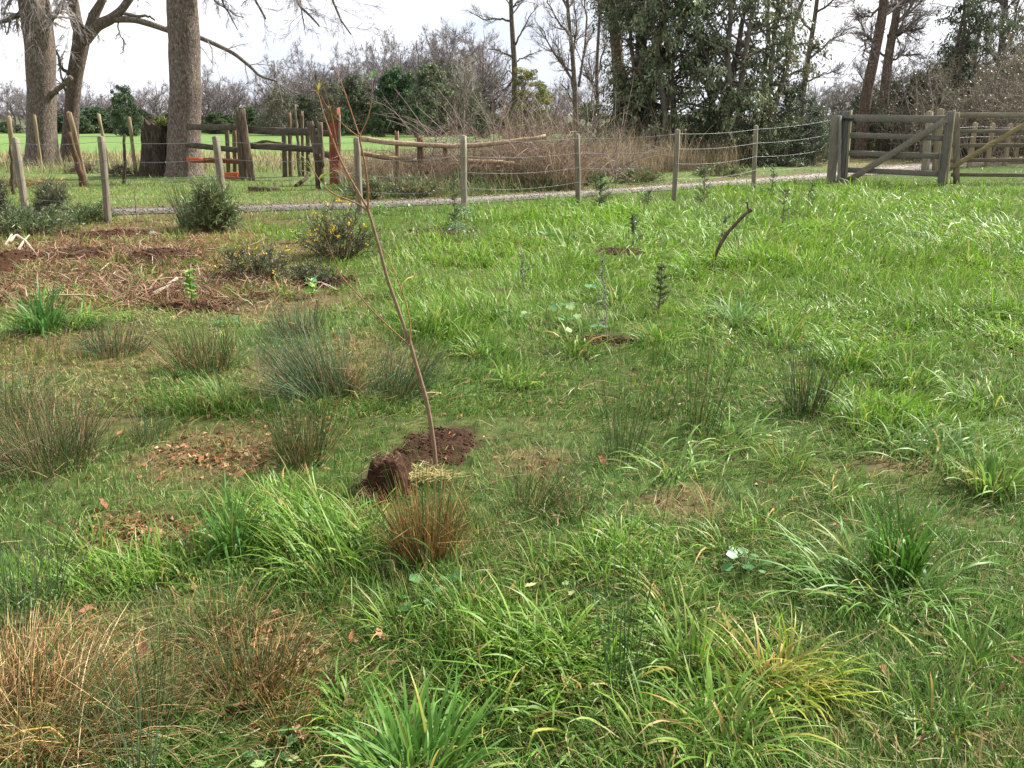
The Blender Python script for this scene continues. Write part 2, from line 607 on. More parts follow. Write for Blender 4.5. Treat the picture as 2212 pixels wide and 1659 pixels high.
def build_lane():
    K = 60
    xs = np.linspace(LN[0, 0] - 4, LN[-1, 0], K)
    yn, yf = lane_edges(xs)
    rows = []
    fr = np.linspace(0, 1, 9)
    for f in fr:
        w = 0.10 * np.sin(xs * 3 + f * 9) * (abs(f - .5) > .45)
        rows.append(np.stack([xs, yn + (yf - yn) * f + w, np.full(K, 0.012 + .02 * math.sin(f * math.pi))], -1))
    V = np.array(rows).reshape(-1, 3)
    C = np.ones((len(V), 3))
    ff = np.repeat(fr, K)
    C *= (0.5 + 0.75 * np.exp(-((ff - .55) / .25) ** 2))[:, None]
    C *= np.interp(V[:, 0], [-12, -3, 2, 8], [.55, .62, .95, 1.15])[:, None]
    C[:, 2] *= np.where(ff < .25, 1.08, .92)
    i = np.arange(K - 1)[None, :] + np.arange(len(fr) - 1)[:, None] * K
    Q = np.stack([i, i + 1, i + K + 1, i + K], -1).reshape(-1, 4)
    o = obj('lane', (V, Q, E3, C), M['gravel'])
    tag(o, 'narrow gravel lane running behind the wire fence', 'lane', kind='structure')


build_lane()


def stones(pos, size, col):
    """rough six-pointed pebbles"""
    N = len(pos)
    d = np.array([(1, 0, 0), (0, 1, 0), (-1, 0, 0), (0, -1, 0), (0, 0, 1), (0, 0, -1)], float)
    V = pos[:, None, :] + d[None] * size[:, None, None] * rng.uniform(.6, 1.35, (N, 6, 1)) * np.array([1.1, 1, .7]) + rng.normal(size=(N, 6, 3)) * size[:, None, None] * .22
    f = np.array([(0, 1, 4), (1, 2, 4), (2, 3, 4), (3, 0, 4), (1, 0, 5), (2, 1, 5), (3, 2, 5), (0, 3, 5)])
    T = (f[None] + (np.arange(N) * 6)[:, None, None]).reshape(-1, 3)
    return V.reshape(-1, 3), E4, T, np.repeat(col, 6, 0)


def lane_stones():
    n = 6500
    x = rng.uniform(-13, 16, n)
    yn, yf = lane_edges(x)
    f = np.clip(rng.normal(.52, .24, n), 0.02, 1.03)
    y = yn + (yf - yn) * f
    s = rng.uniform(.009, .022, n) * (1 + .4 * (rng.random(n) < .1))
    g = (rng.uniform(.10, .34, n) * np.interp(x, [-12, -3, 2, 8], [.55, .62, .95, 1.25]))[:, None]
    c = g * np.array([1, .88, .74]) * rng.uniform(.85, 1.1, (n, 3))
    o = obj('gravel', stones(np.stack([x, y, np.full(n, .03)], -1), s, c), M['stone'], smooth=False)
    tag(o, 'loose pale stones covering the lane', 'gravel', kind='stuff')


lane_stones()

# ------------------------------------------------------------------ the turf
PAL = dict(bright=(.140, .262, .022), mid=(.102, .198, .020), blue=(.082, .186, .032), pale=(.26, .36, .10), yellow=(.30, .30, .07),
           straw=(.36, .275, .13), brown=(.22, .135, .06), olive=(.095, .125, .04))
PAL = {k: np.array(v) for k, v in PAL.items()}


def turf(n, y0, y1, seg, wmul, margin=0.7, pw=1.0):
    u = rng.random(n)
    y = y0 * (y1 / y0) ** (u ** pw)
    x = rng.uniform(-1, 1, n) * (0.64 * y + margin)
    so_ = region(SOIL, x, y, 5)
    dr = region(DRY, x, y, 9, 0.8)
    lu = region(LUSH, x, y, 13, 1.0)
    yn, yf = lane_edges(x)
    edge = (rng.random(n) - .5) * .35
    inlane = (y > yn - .05 + edge) & (y < yf + .05 - edge)
    beyond = y > yf
    cl = fbm(x * 2.4, y * 2.4, 41, 2)
    keep = (rng.random(n) > so_ * .97) & ~inlane & (rng.random(n) < (1 - .22 * dr) * (.45 + .9 * sstep(.25, .55, fbm(x * 5, y * 5, 58, 2))))
    big = fbm(x * .55, y * .55, 43, 3)
    tuft = sstep(.52, .74, cl)
    L = rng.gamma(6, 1 / 6, n) * (0.046 + .042 * tuft + lu * (.075 + .09 * tuft) * (.35 + .65 * sstep(4, 7, y)) + .03 * sstep(7, 12, y)) * (1 - .25 * dr)
    L *= np.where(beyond, .8, 1)
    flow = 2 * math.pi * fbm(x * .45, y * .45, 47, 2) * 2.2
    az = flow + rng.normal(0, 1.1, n)
    lod = np.clip(sstep(.42, .62, fbm(x * .8, y * .8, 51, 2)) * (.35 + .6 * lu), 0, 1)
    t0 = np.abs(rng.normal(0, .55, n)) + lod * rng.uniform(.2, .9, n)
    t1 = t0 + rng.uniform(.2, 1.3, n) * (.5 + .6 * lu)
    w = rng.uniform(.0024, .0046, n) * (1 + .5 * lu) * wmul
    # colours
    gsel = rng.random(n)[:, None]
    near = (1 - sstep(4.5, 8, y))[:, None]
    c = PAL['mid'] * (1 - big[:, None]) + PAL['bright'] * big[:, None]
    c = c + (PAL['blue'] * .92 - c) * (near * .85 * (gsel < .85))
    c = c + (PAL['bright'] * 1.12 - c) * (lu[:, None] * .6)
    c = np.where(gsel > .90, PAL['pale'], c)
    left = sstep(1.5, -2.5, x - .1 * y)
    pdry = .07 + .40 * dr + .05 * left * (1 - lu) + np.where(beyond, .22, 0) - .06 * lu
    r2 = rng.random(n)
    pick = rng.integers(0, 4, n)
    dc = np.stack([PAL['straw'], PAL['yellow'] * .9, PAL['brown'], PAL['olive']])[pick]
    c = np.where((r2 < pdry)[:, None], dc, c)
    c *= rng.uniform(.75, 1.25, n)[:, None]
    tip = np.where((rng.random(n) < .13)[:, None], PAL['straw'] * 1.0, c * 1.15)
    b = np.stack([x, y, hgt(x, y) - .004], -1)
    k = keep
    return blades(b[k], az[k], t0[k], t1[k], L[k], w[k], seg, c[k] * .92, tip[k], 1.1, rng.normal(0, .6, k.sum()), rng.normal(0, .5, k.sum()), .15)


def straw_mat(n, y0, y1, w):
    """dead blades lying flat between the live ones"""
    y = y0 * (y1 / y0) ** rng.random(n)
    x = rng.uniform(-1, 1, n) * (.64 * y + .7)
    k = (rng.random(n) < .35 + .65 * sstep(.35, .6, fbm(x * 1.3, y * 1.3, 66, 3))) & (region(SOIL, x, y, 5) < .4)
    yn, _ = lane_edges(x)
    k &= y < yn
    x, y = x[k], y[k]
    n = len(x)
    c = np.array([(.34, .26, .13), (.28, .19, .09), (.30, .28, .09), (.20, .12, .06), (.16, .20, .06)])[rng.integers(0, 5, n)] * rng.uniform(.6, 1.2, (n, 1))
    az = 2 * math.pi * fbm(x * .45, y * .45, 47, 2) * 2.2 + rng.normal(0, 1.3, n)
    return blades(np.stack([x, y, hgt(x, y) + rng.uniform(.004, .035, n)], -1), az, rng.uniform(1.1, 1.6, n), rng.uniform(1.4, 1.9, n), rng.uniform(.05, .16, n), rng.uniform(.002, .0045, n) * w, 2, c, c, 1, rng.normal(0, .5, n), rng.normal(0, .4, n))


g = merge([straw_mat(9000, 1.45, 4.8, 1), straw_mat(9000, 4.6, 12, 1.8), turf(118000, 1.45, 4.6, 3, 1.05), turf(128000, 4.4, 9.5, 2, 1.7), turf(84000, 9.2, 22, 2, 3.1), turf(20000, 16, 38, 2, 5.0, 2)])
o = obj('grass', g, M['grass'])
tag(o, 'matted meadow grass, bright green blades mixed with straw', 'grass', kind='stuff')

# ------------------------------------------------------------------ timber: wire fence along the lane
def base_of(px, py):
    return G(px, py)


def ztop(px, py, Y):
    return P(px, py, Y)


def sub(root, name, geo, mat, smooth=False, kind=None):
    return obj(name, geo, mat, root, smooth, kind=kind)


WP = [  # top x, top y, base x, base y, width, tint
    (-190, 300, -175, 484, .10, 1.0), (33, 299, 58, 482, .10, 1.1), (217, 296, 235, 482, .095, .92), (465, 296, 486, 470, .105, .95),
    (771, 299, 779, 464, .10, 1.0), (1000, 294, 1004, 457, .105, 1.2), (1247, 291, 1248, 440, .10, .9),
    (1463, 281, 1457, 433, .105, 1.05), (1633, 272, 1628, 411, .105, 1.1)]


def wire_fence():
    b0 = base_of(WP[4][2], WP[4][3])
    root = empty('wire_fence', b0, 'wire fence of squared grey posts with barbed strands beside the gravel lane', 'fence')
    ends = []
    for i, (tx, ty, bx, by, w, tint) in enumerate(WP):
        b = base_of(bx, by)
        t = P(tx, ty, b[1] + rng.uniform(-.05, .05))
        u = (b - t) / np.linalg.norm(b - t)
        c = np.array((1, .94, .83)) * tint * .92
        ax = nrm(np.array([math.cos(-.35), math.sin(-.35), 0]))
        sub(root, 'post', prism(b + u * .15, t, w * .86, w * .82, ax, .008, 7, .002, c, peak=.025, warp=.006), M['post'])
        ends.append((b, t))
    gp = base_of(1797, 393)
    ends.append((gp, P(1805, 250, gp[1])))
    for k, fr in enumerate((.05, .26, .47, .68)):
        pts = []
        for (b, t), (b2, t2) in zip(ends[:-1], ends[1:]):
            p, q = t + (b - t) * fr, t2 + (b2 - t2) * fr
            for s in np.linspace(0, 1, 9)[:-1]:
                m = p + (q - p) * s
                pts.append(m + np.array([0, -.065, -.035 * 4 * s * (1 - s) * (1 + .3 * k)]))
        pts.append(q + np.array([0, -.065, 0]))
        pts = np.array(pts)
        gs = [sweep(pts, .0028, 4)]
        bi = np.linspace(0, .999, 100)
        bp, bt, _ = interp(pts[None], bi[None])
        bd = nrm(np.cross(bt[0], rng.normal(size=(100, 3)))) * .016
        gs.append(sweep(np.stack([bp[0] - bd, bp[0] + bd], 1), .0022, 3))
        sub(root, 'wire', merge(gs), M['metal'])


wire_fence()


def stake_row():
    rows = [(20, 252, 34, 405, .085, (1.25, 1.02, .68)), (73, 248, 90, 359, .085, (1.2, 1.05, .7)), (148, 243, 186, 402, .11, (1.1, .85, .62)),
            (212, 247, 236, 372, .085, (1.15, 1.0, .68)), (280, 254, 294, 379, .085, (1.15, 1.02, .7))]
    b0 = base_of(236, 372)
    root = empty('stake_fence', b0, 'row of thin leaning stakes with pale cut tops by the big trunks', 'fence')
    for i, (tx, ty, bx, by, w, c) in enumerate(rows):
        b = base_of(bx, by)
        t = P(tx, ty, b[1])
        u = nrm(b - t)
        s = sub(root, 'stake', prism(b + u * .15, t, w, w, (1, .3, 0), .012, 6, .004, np.array(c) * .95, peak=.03, warp=.012), M['post'])
    dark = [(20, 300, 29, 420, .05), (268, 280, 266, 398, .05)]
    for tx, ty, bx, by, w in dark:
        b = base_of(bx, by)
        t = P(tx, ty, b[1])
        k = np.linspace(0, 1, 8)[:, None]
        pts = b - np.array([0, 0, .1]) + (t - b) * k + rng.normal(0, .015, (8, 3))
        sub(root, 'branch_stake', sweep(pts, np.linspace(.045, .03, 8), 7, (.8, .72, .6), True), M['oldwood'], True)
    # the dark split pole leaning on one stake
    b = base_of(186, 402)
    pts = b + np.array([0, -.08, -.1]) + (P(150, 275, b[1] - .08) - b) * np.linspace(0, 1, 9)[:, None] + rng.normal(0, .012, (9, 3))
    sub(root, 'split_pole', sweep(pts, np.linspace(.095, .05, 9), 8, (1.0, .75, .55), True), M['oldwood'], True)


stake_row()


# ------------------------------------------------------------------ old timber stockyard fence
def log(pts, r0, r1, col, sides=9, wob=.006):
    pts = np.asarray(pts, float)
    n = max(6, len(pts) * 3)
    s = np.linspace(0, len(pts) - 1, n)
    pp = np.stack([np.interp(s, np.arange(len(pts)), pts[:, i]) for i in range(3)], -1) + rng.normal(0, wob, (n, 3))
    return sweep(pp, np.linspace(r0, r1, n) * rng.uniform(.93, 1.07, n), sides, col, True)


def split_post(b, t, w, d, col, jag=.08):
    """heavy cleft post with an uneven broken top"""
    rings, sides = 10, 14
    a = np.arange(sides) * 2 * math.pi / sides
    prof = (1 / np.maximum(np.abs(np.cos(a)) ** 3 + np.abs(np.sin(a)) ** 3, .01)) ** (1 / 3)
    prof = prof * (1 + rng.normal(0, .07, sides))
    V, Q = [], []
    up = np.asarray(t) - np.asarray(b)
    for i in range(rings):
        f = i / (rings - 1)
        for k in range(sides):
            j = (float(rng.random()) * jag if i == rings - 1 else 0)
            c = np.asarray(b) + up * f
            V.append(c + np.array([math.cos(a[k]) * w / 2, math.sin(a[k]) * d / 2, 0]) * prof[k] * (1.06 - .12 * f) * (1 + rng.normal(0, .012)) + np.array([0, 0, -j]))
    for i in range(rings - 1):
        for k in range(sides):
            Q.append([i * sides + k, i * sides + (k + 1) % sides, (i + 1) * sides + (k + 1) % sides, (i + 1) * sides + k])
    n = len(V)
    V.append(np.asarray(t) - np.array([0, 0, jag * .6]))
    T = [[(rings - 1) * sides + k, (rings - 1) * sides + (k + 1) % sides, n] for k in range(sides)]
    V = np.array(V)
    return V, np.array(Q), np.array(T), np.tile(np.asarray(col, float), (n + 1, 1))


def stockyard():
    b0 = base_of(528, 388)
    root = empty('stockyard_fence', b0, 'dark broken timber stockyard rails with heavy split posts and orange boards', 'fence')
    Y = b0[1]
    dn = np.array([0, 0, -.15])
    # the tall cleft post, with a second slab leaning on it
    sub(root, 'split_post', split_post(b0 + dn, P(519, 233, Y),   .22, .22, (1.0, .88, .76), .12), M['oldwood'])
    sub(root, 'leaning_slab', prism(base_of(545, 390) + dn, P(522, 235, Y - .14), .16, .07, (1, .2, 0), .01, 9, .006, (1.2, 1.05, .9), warp=.01), M['oldwood'])
    sub(root, 'split_face', prism(P(517, 238, Y - .12), P(522, 258, Y - .13), .10, .05, (1, 0, 0), .01, 4, .006, (2.6, 2.0, 1.3)), M['oldwood'])
    # rails between the big trunk and the split post
    Yl = Y + .18
    rails = [((405, 273), (522, 276), .15, (1, 1, .95)), ((405, 312), (524, 325), .14, (1, 1, .95)), ((408, 345), (524, 350), .12, (1.7, .75, .45))]
    for (a, c, h, col) in rails:
        sub(root, 'rail', prism(P(*a, Yl + .6), P(*c, Yl), h, .05, (0, 0, 1), .005, 8, .004, col, warp=.01), M['oldrail'])
    ob = bpy.data.materials.new('orange_board')
    sub(root, 'orange_board', prism(P(403, 344, Yl + .45), P(440, 345, Yl + .4), .11, .03, (0, 0, 1), .004, 4, .002, (1, 1, 1)), M['orange'])
    sub(root, 'orange_board', prism(P(478, 381, Yl), P(516, 379, Yl), .17, .03, (0, 0, 1), .004, 4, .002, (1, 1, 1)), M['orange'])
    # rails to the right
    Yr = Y + .1
    for (a, c, h, col) in [((530, 279), (690, 286), .17, (1, .97, .92)), ((534, 315), (692, 324), .16, (.95, .92, .88)), ((688, 287), (726, 290), .15, (1.1, 1.05, .9)), ((690, 330), (728, 338), .16, (1.1, 1.05, .9))]:
        sub(root, 'rail', prism(P(*a, Yr), P(*c, Yr + .05), h, .05, (0, 0, 1), .005, 8, .004, col, warp=.012), M['oldrail'])
    sub(root, 'broken_rail', log([P(545, 312, Yr + .1), P(575, 305, Yr + .1), P(612, 309, Yr + .15)], .05, .02, (1.1, 1.05, .8), 7), M['oldwood'], True)
    # slim uprights between the left rails
    for px, ty in ((493, 268), (509, 268)):
        b = on(P(px, 385, Y + 1.2)[0], Y + 1.2)
        sub(root, 'upright', prism(b + dn, P(px - 4, ty, Y + 1.2), .1, .08, (1, 0, 0), .006, 6, .004, (1.35, 1.3, .85), warp=.01), M['oldwood'])
    # ragged posts behind the right rails
    for px, ty, w, Yo, col in ((612, 266, .11, 1.0, (1.2, 1.15, 1.1)), (625, 240, .10, 1.1, (1.5, 1.2, .95)), (652, 238, .085, 1.3, (1.5, 1.3, 1.1)), (664, 272, .12, 1.2, (1.05, .95, .85))):
        b = on(P(px + 2, 372, Y + Yo)[0], Y + Yo)
        sub(root, 'ragged_post', split_post(b + dn, P(px, ty, Y + Yo), w, w, col, .1), M['oldwood'])
    pb = on(P(647, 360, Y + 1.2)[0], Y + 1.2)
    sub(root, 'lichen_pole', log([pb + dn, P(641, 290, Y + 1.2), P(640, 262, Y + 1.2), P(637, 226, Y + 1.2)], .05, .025, (1.8, 1.8, 1.6), 8, .012), M['oldwood'], True)
    # broken forked post
    b = base_of(692, 409)
    sub(root, 'broken_post', split_post(b + dn, P(688, 330, b[1]), .2, .16, (.6, .5, .42), .1), M['oldwood'])
    sub(root, 'broken_arm', prism(P(688, 345, b[1]), P(668, 262, b[1]), .15, .09, (1, 0, 0), .015, 7, .008, (1.15, 1.05, .98), warp=.012), M['oldwood'])
    sub(root, 'broken_arm', prism(P(694, 360, b[1]), P(691, 264, b[1]), .11, .09, (1, 0, 0), .015, 7, .006, (1.2, 1.1, .9), warp=.01), M['oldwood'])


om, ot, obs = principled('faded_orange_paint', 0.7, 0.3)
_n = ot.nodes.new('ShaderNodeTexNoise'); _n.inputs['Scale'].default_value = 9; _n.inputs['Detail'].default_value = 6
_r = ot.nodes.new('ShaderNodeValToRGB')
_r.color_ramp.elements[0].position = .3; _r.color_ramp.elements[0].color = (.22, .05, .02, 1)
_r.color_ramp.elements[1].position = .6; _r.color_ramp.elements[1].color = (.52, .11, .035, 1)
ot.links.new(_n.outputs['Fac'], _r.inputs['Fac']); ot.links.new(_r.outputs['Color'], obs.inputs['Base Color'])
M['orange'] = om
M['redpost'] = grained('red_brown_post', [(0.25, (.06, .018, .011)), (0.5, (.19, .055, .032)), (0.75, (.33, .13, .085))], (12, 12, 1.2), 3, 0.6, 0.9, True, False, 0.015)
stockyard()

b = base_of(724, 398)
r_ = empty('red_gatepost', b, 'stout red-brown post with mossy split top beside the broken rails', 'post')
tp = P(722, 231, b[1])
sub(r_, 'shaft', split_post(b - np.array([0, 0, .2]), tp, .26, .24, (1, 1, 1), .03), M['redpost'])
sub(r_, 'mossy_top', split_post(P(721, 262, b[1]) , tp + np.array([-.01, 0, .03]), .27, .25, (1.1, 1.05, .55), .10), M['oldwood'])
sub(r_, 'pale_splinter', prism(P(734, 345, b[1] - .1), P(733, 248, b[1] - .09), .05, .05, (1, 0, 0), .01, 7, .006, (2.2, 2.0, 1.7)), M['oldwood'])


def pole_fence():
    b = base_of(858, 395)
    b = on(P(858, 380, 19.6)[0], 19.6)
    Y = 19.6
    root = empty('pole_fence', b, 'sagging pole rails on rough posts in the dry brush', 'fence')
    sub(root, 'pole_rail', log([P(776, 300, Y), P(850, 309, Y - .05), P(930, 314, Y), P(1000, 315, Y), P(1060, 311, Y), P(1120, 304, Y), P(1180, 295, Y)], .058, .046, (3.6, 3.1, 2.5), 9), M['oldwood'], True)
    sub(root, 'pole_rail', log([P(774, 331, Y), P(830, 340, Y), P(900, 347, Y)], .055, .045, (2.6, 2.2, 1.8), 9), M['oldwood'], True)
    sub(root, 'pole_rail', log([P(990, 347, Y - .3), P(1060, 350, Y - .3), P(1110, 353, Y - .3)], .05, .045, (3.6, 3.0, 2.2), 9), M['oldwood'], True)
    for px, ty, w, c in ((857, 281, .10, (2.3, 1.9, 1.55)), (907, 291, .16, (1.5, 1.2, 1.0)), (962, 304, .11, (1.7, 1.4, 1.15))):
        bb = on(P(px + 3, 380, Y + .1)[0], Y + .12)
        sub(root, 'rough_post', split_post(bb - np.array([0, 0, .15]), P(px, ty, Y + .12), w, w, c, .08), M['oldwood'])


pole_fence()


# ------------------------------------------------------------------ gates
root_parts = {}


def gate(name, label, b, pieces, hinge=None, chain=None):
    root = empty(name, b, label, 'gate')
    root_parts[name] = {}
    for nm, p0, p1, w, d, side, col, mat in pieces:
        root_parts[name][nm] = sub(root, nm, prism(p0, p1, w, d, side, .005, 8, .0015, col, warp=.004), M[mat])
    return root


hp = base_of(1795, 394)
YG = hp[1]
gp_root = empty('gatepost', hp, 'thick squared grey post that the small gate hangs from', 'post')
t = P(1806, 249, YG)
sub(gp_root, 'shaft', prism(hp - np.array([0, 0, .2]), t, .2, .16, (1, -.25, 0), .012, 8, .003, (1.05, 1.02, .92), warp=.006), M['gatepost'])
sub(gp_root, 'facing_board', prism(base_of(1806, 395) + np.array([.03, -.12, -.1]), P(1815, 250, YG - .12), .06, .05, (1, 0, 0), .005, 8, .002, (1.2, 1.2, 1.2)), M['gatepost'])

YL, YR = YG + .05, YG - 1.1       # the gate is ajar, its free end towards the camera


def gl(px, py):
    """on the gate's plane"""
    f = (px - 1820) / (2040 - 1820)
    return P(px, py, YL + (YR - YL) * f)


grey = (1.0, .98, .95)
gd = nrm(gl(2040, 300) - gl(1820, 300)) * np.array([1, 1, 0])
gn = np.cross(gd, [0, 0, 1.0])
off = -gn * .05 if gn[1] > 0 else gn * .05
small = gate('field_gate', 'small grey wooden gate with diagonal brace standing ajar in grass', gl(1820, 396), [
    ('hinge_stile', gl(1815, 402), gl(1827, 240), .16, .1, gd, (.72, .74, .78), 'gatepost'),  # darker tone paints the front face as shaded
    ('lit_stile_face', gl(1822, 402) + gd * .05 - off * .3, gl(1836, 238) + gd * .02 - off * .3, .06, .09, gd, (1.5, 1.4, 1.1), 'gatepost'),  # added paler strip, paints the stile's sunlit right face
    ('free_stile', gl(2030, 410), gl(2054, 240), .15, .1, gd, (.85, .85, .85), 'gatepost'),  # front face in shade, painted by a duller tone
    ('lit_stile_face', gl(2038, 410) + gd * .05 - off * .3, gl(2058, 238) + gd * .03 - off * .3, .05, .09, gd, (1.45, 1.35, 1.05), 'gatepost'),  # sunlit right face of the free stile, painted as a paler strip
    ('rail', gl(1826, 255), gl(2048, 258), .155, .045, (0, 0, 1), grey, 'gaterail'),
    ('rail', gl(1824, 292), gl(2044, 299), .125, .045, (0, 0, 1), (.9, .88, .85), 'gaterail'),
    ('rail', gl(1822, 330), gl(2038, 338), .125, .045, (0, 0, 1), (.9, .88, .85), 'gaterail'),
    ('rail', gl(1820, 367), gl(2034, 376), .125, .045, (0, 0, 1), (.88, .86, .82), 'gaterail'),
    ('rail', gl(1818, 400), gl(2030, 410), .10, .045, (0, 0, 1), (.95, .93, .85), 'gaterail'),
    ('brace', gl(1830, 392) + off, gl(2046, 258) + off, .15, .04, (0, 0, 1), (1.05, 1.0, .93), 'gaterail')])
sub(root_parts['field_gate']['hinge_stile'], 'hinge', prism(gl(1812, 256) + off * 1.6, gl(1846, 258) + off * 1.6, .05, .02, (0, 0, 1), .004, 4, .001), M['iron'])
sub(root_parts['field_gate']['hinge_stile'], 'hinge', prism(gl(1816, 250) + off * 1.6, gl(1818, 264) + off * 1.6, .06, .04, (1, 0, 0), .006, 3, .001), M['iron'])
cp = []
for i in range(9):                                    # a short hanging chain at the free end
    c0 = gl(2031 - i * .3, 334 + i * 3.4) + off * 1.8
    th = np.linspace(0, 2 * math.pi, 9)
    ax = np.array([1, 0, 0]) if i % 2 else np.array([0, 1, 0])
    ring = c0 + np.cos(th)[:, None] * .016 * ax + np.sin(th)[:, None] * .03 * np.array([0, 0, 1])
    cp.append(sweep(ring, .006, 5))
sub(root_parts['field_gate']['free_stile'], 'chain', merge(cp), M['metal'], True)

# the wider gate leaf running out of the frame
YW = YG - .4


def gw(px, py):
    f = (px - 2055) / 300
    return P(px, py, YW + .3 * f)


wd = np.array([1, .1, 0])
wide = gate('farm_gate', 'wide faded farm gate with a yellowish brace next to the small gate', gw(2062, 392), [
    ('stile', gw(2066, 396), gw(2066, 243), .12, .09, wd, (1.1, 1.02, .85), 'gatepost'),
    ('stile', gw(2352, 390), gw(2354, 240), .14, .09, wd, (1.1, 1.02, .85), 'gatepost'),
    ('rail', gw(2058, 249), gw(2360, 249), .11, .04, (0, 0, 1), (1.35, 1.28, 1.1), 'gaterail'),
    ('rail', gw(2056, 284), gw(2360, 282), .085, .04, (0, 0, 1), (.95, .9, .8), 'gaterail'),
    ('rail', gw(2054, 314), gw(2360, 312), .085, .04, (0, 0, 1), (.95, .85, .7), 'gaterail'),
    ('rail', gw(2050, 347), gw(2360, 344), .085, .04, (0, 0, 1), (.9, .78, .62), 'gaterail'),
    ('rail', gw(2055, 377), gw(2360, 380), .085, .04, (0, 0, 1), (.85, .72, .56), 'gaterail'),
    ('brace', gw(2046, 366) + np.array([0, -.05, 0]), gw(2290, 222) + np.array([0, -.05, 0]), .11, .04, (0, 0, 1), (1.5, 1.25, .7), 'gaterail')])

# pair of posts and the pale stakes behind the gates
for i, (px, ty, by, w, lab) in enumerate(((2006, 241, 371, .15, 'rear grey post with white chipped top seen through the small gate'), (2030, 236, 371, .16, 'mossy rear post close behind the free end of the small gate'))):
    bb = base_of(px - 9, by)
    r_ = empty('post', bb, lab, 'post')
    sub(r_, 'shaft', prism(bb - np.array([0, 0, .2]), P(px + 2, ty, bb[1]), w, w, (1, -.2, 0), .012, 6, .003, (1.1, 1.02, .8) if i else (1.2, 1.15, .98), peak=.03), M['post'])
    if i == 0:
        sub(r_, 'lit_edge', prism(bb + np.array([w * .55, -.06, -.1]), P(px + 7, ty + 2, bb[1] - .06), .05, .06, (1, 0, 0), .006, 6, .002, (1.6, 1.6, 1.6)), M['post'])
pb0 = base_of(2102, 362)
pf = empty('paling_fence', pb0, 'row of short pointed pale posts and wire along the lane behind the wide gate', 'fence')
tops = []
for px, ty, by in ((2062, 268, 366), (2104, 266, 362), (2142, 267, 360), (2180, 268, 358), (2202, 268, 352), (2240, 267, 352), (2275, 268, 350), (2310, 268, 348)):
    bb = base_of(px - 10, by)
    tt = P(px + 3, ty, bb[1])
    sub(pf, 'post', prism(bb - np.array([0, 0, .2]), tt, .13, .12, (1, -.3, 0), .012, 6, .003, (1.35, 1.15, .9), peak=.03), M['post'])
    tops.append((bb, tt))
for fr in (.08, .3):
    sub(pf, 'wire', sweep(np.array([t_ + (b_ - t_) * fr + np.array([0, -.08, 0]) for b_, t_ in tops]), .004, 4), M['metal'])

# ------------------------------------------------------------------ big bare trees on the left
def trunk_geo(pts, rads, col, sides=40, sub_=8, ridge=.085, flare=0.0):
    pts, rads = np.asarray(pts, float), np.asarray(rads, float)
    n = (len(pts) - 1) * sub_ + 1
    s = np.linspace(0, len(pts) - 1, n)
    # smooth the polyline a little
    pp = np.stack([np.interp(s, np.arange(len(pts)), pts[:, i]) for i in range(3)], -1)
    rr = np.interp(s, np.arange(len(pts)), rads)
    for _ in range(3):
        pp[1:-1] = (pp[:-2] + 2 * pp[1:-1] + pp[2:]) / 4
        rr[1:-1] = (rr[:-2] + 2 * rr[1:-1] + rr[2:]) / 4
    V, Q, T, C = sweep(pp, rr, sides, col)
    ctr = np.repeat(pp, sides, 0)
    d = V - ctr
    a = np.tile(np.arange(sides) / sides, n)
    h = np.repeat(np.cumsum(np.r_[0, np.linalg.norm(np.diff(pp, axis=0), axis=1)]), sides)
    nn = fbm(np.minimum(a, 1 - a) * 40 + (a > .5) * 70, h * 2.2, 61, 3) - .5
    lump = fbm(np.minimum(a, 1 - a) * 5 + (a > .5) * 30, h * .8, 63, 2) - .5
    fl = 1 + flare * np.exp(-h / .35) * (1 + .6 * np.cos(a * 2 * math.pi * 5))
    V = ctr + d * (fl + ridge * 2 * nn + ridge * 2.2 * lump)[:, None]
    return V, Q, T, C


def px_line(L, Y, dy=0.0):
    return np.array([P(a, b, Y + dy * i) for i, (a, b) in enumerate(L)])


TW = (.20, .17, .15)


def limb_polys(lines, k=10):
    """resample hand-set limbs to k points each so shoots can grow from them"""
    pts, rad = [], []
    for L, r0, r1 in lines:
        L = np.asarray(L, float)
        s = np.linspace(0, len(L) - 1, k)
        pts.append(np.stack([np.interp(s, np.arange(len(L)), L[:, i]) for i in range(3)], -1))
        rad.append(np.linspace(r0, r1, k))
    return np.array(pts), np.array(rad)


def hanging_twigs(root, lines, n1=9, n2=6, n3=3, grav=-.10, l1=(.25, .6), colour=TW, wig=.22, rmin=.0035, absl=None):
    pts, rad = limb_polys(lines)
    a, ra = twigs(pts, rad, n1, (.15, 1), (.4, 1.1), l1, 6, wig * .7, grav, .5, .006)
    b, rb = twigs(a, ra, n2, (.15, 1), (.3, .9), (.25, .6), 4, wig * .8, grav, .6, .004)
    c, rc = twigs(b, rb, n3, (.1, 1), (.4, 1.0), (.3, .6), 2, wig, grav * .8, .7, rmin)
    sh = lambda m: np.array(colour) * rng.uniform(.7, 1.35, (m, 1))
    g_ = merge([sweep(a, ra, 5, sh(len(a))), sweep(b, rb, 3, sh(len(b))), sweep(c, rc, 3, sh(len(c)))])
    return sub(root, 'twigs', g_, M['twig'], True, 'stuff')


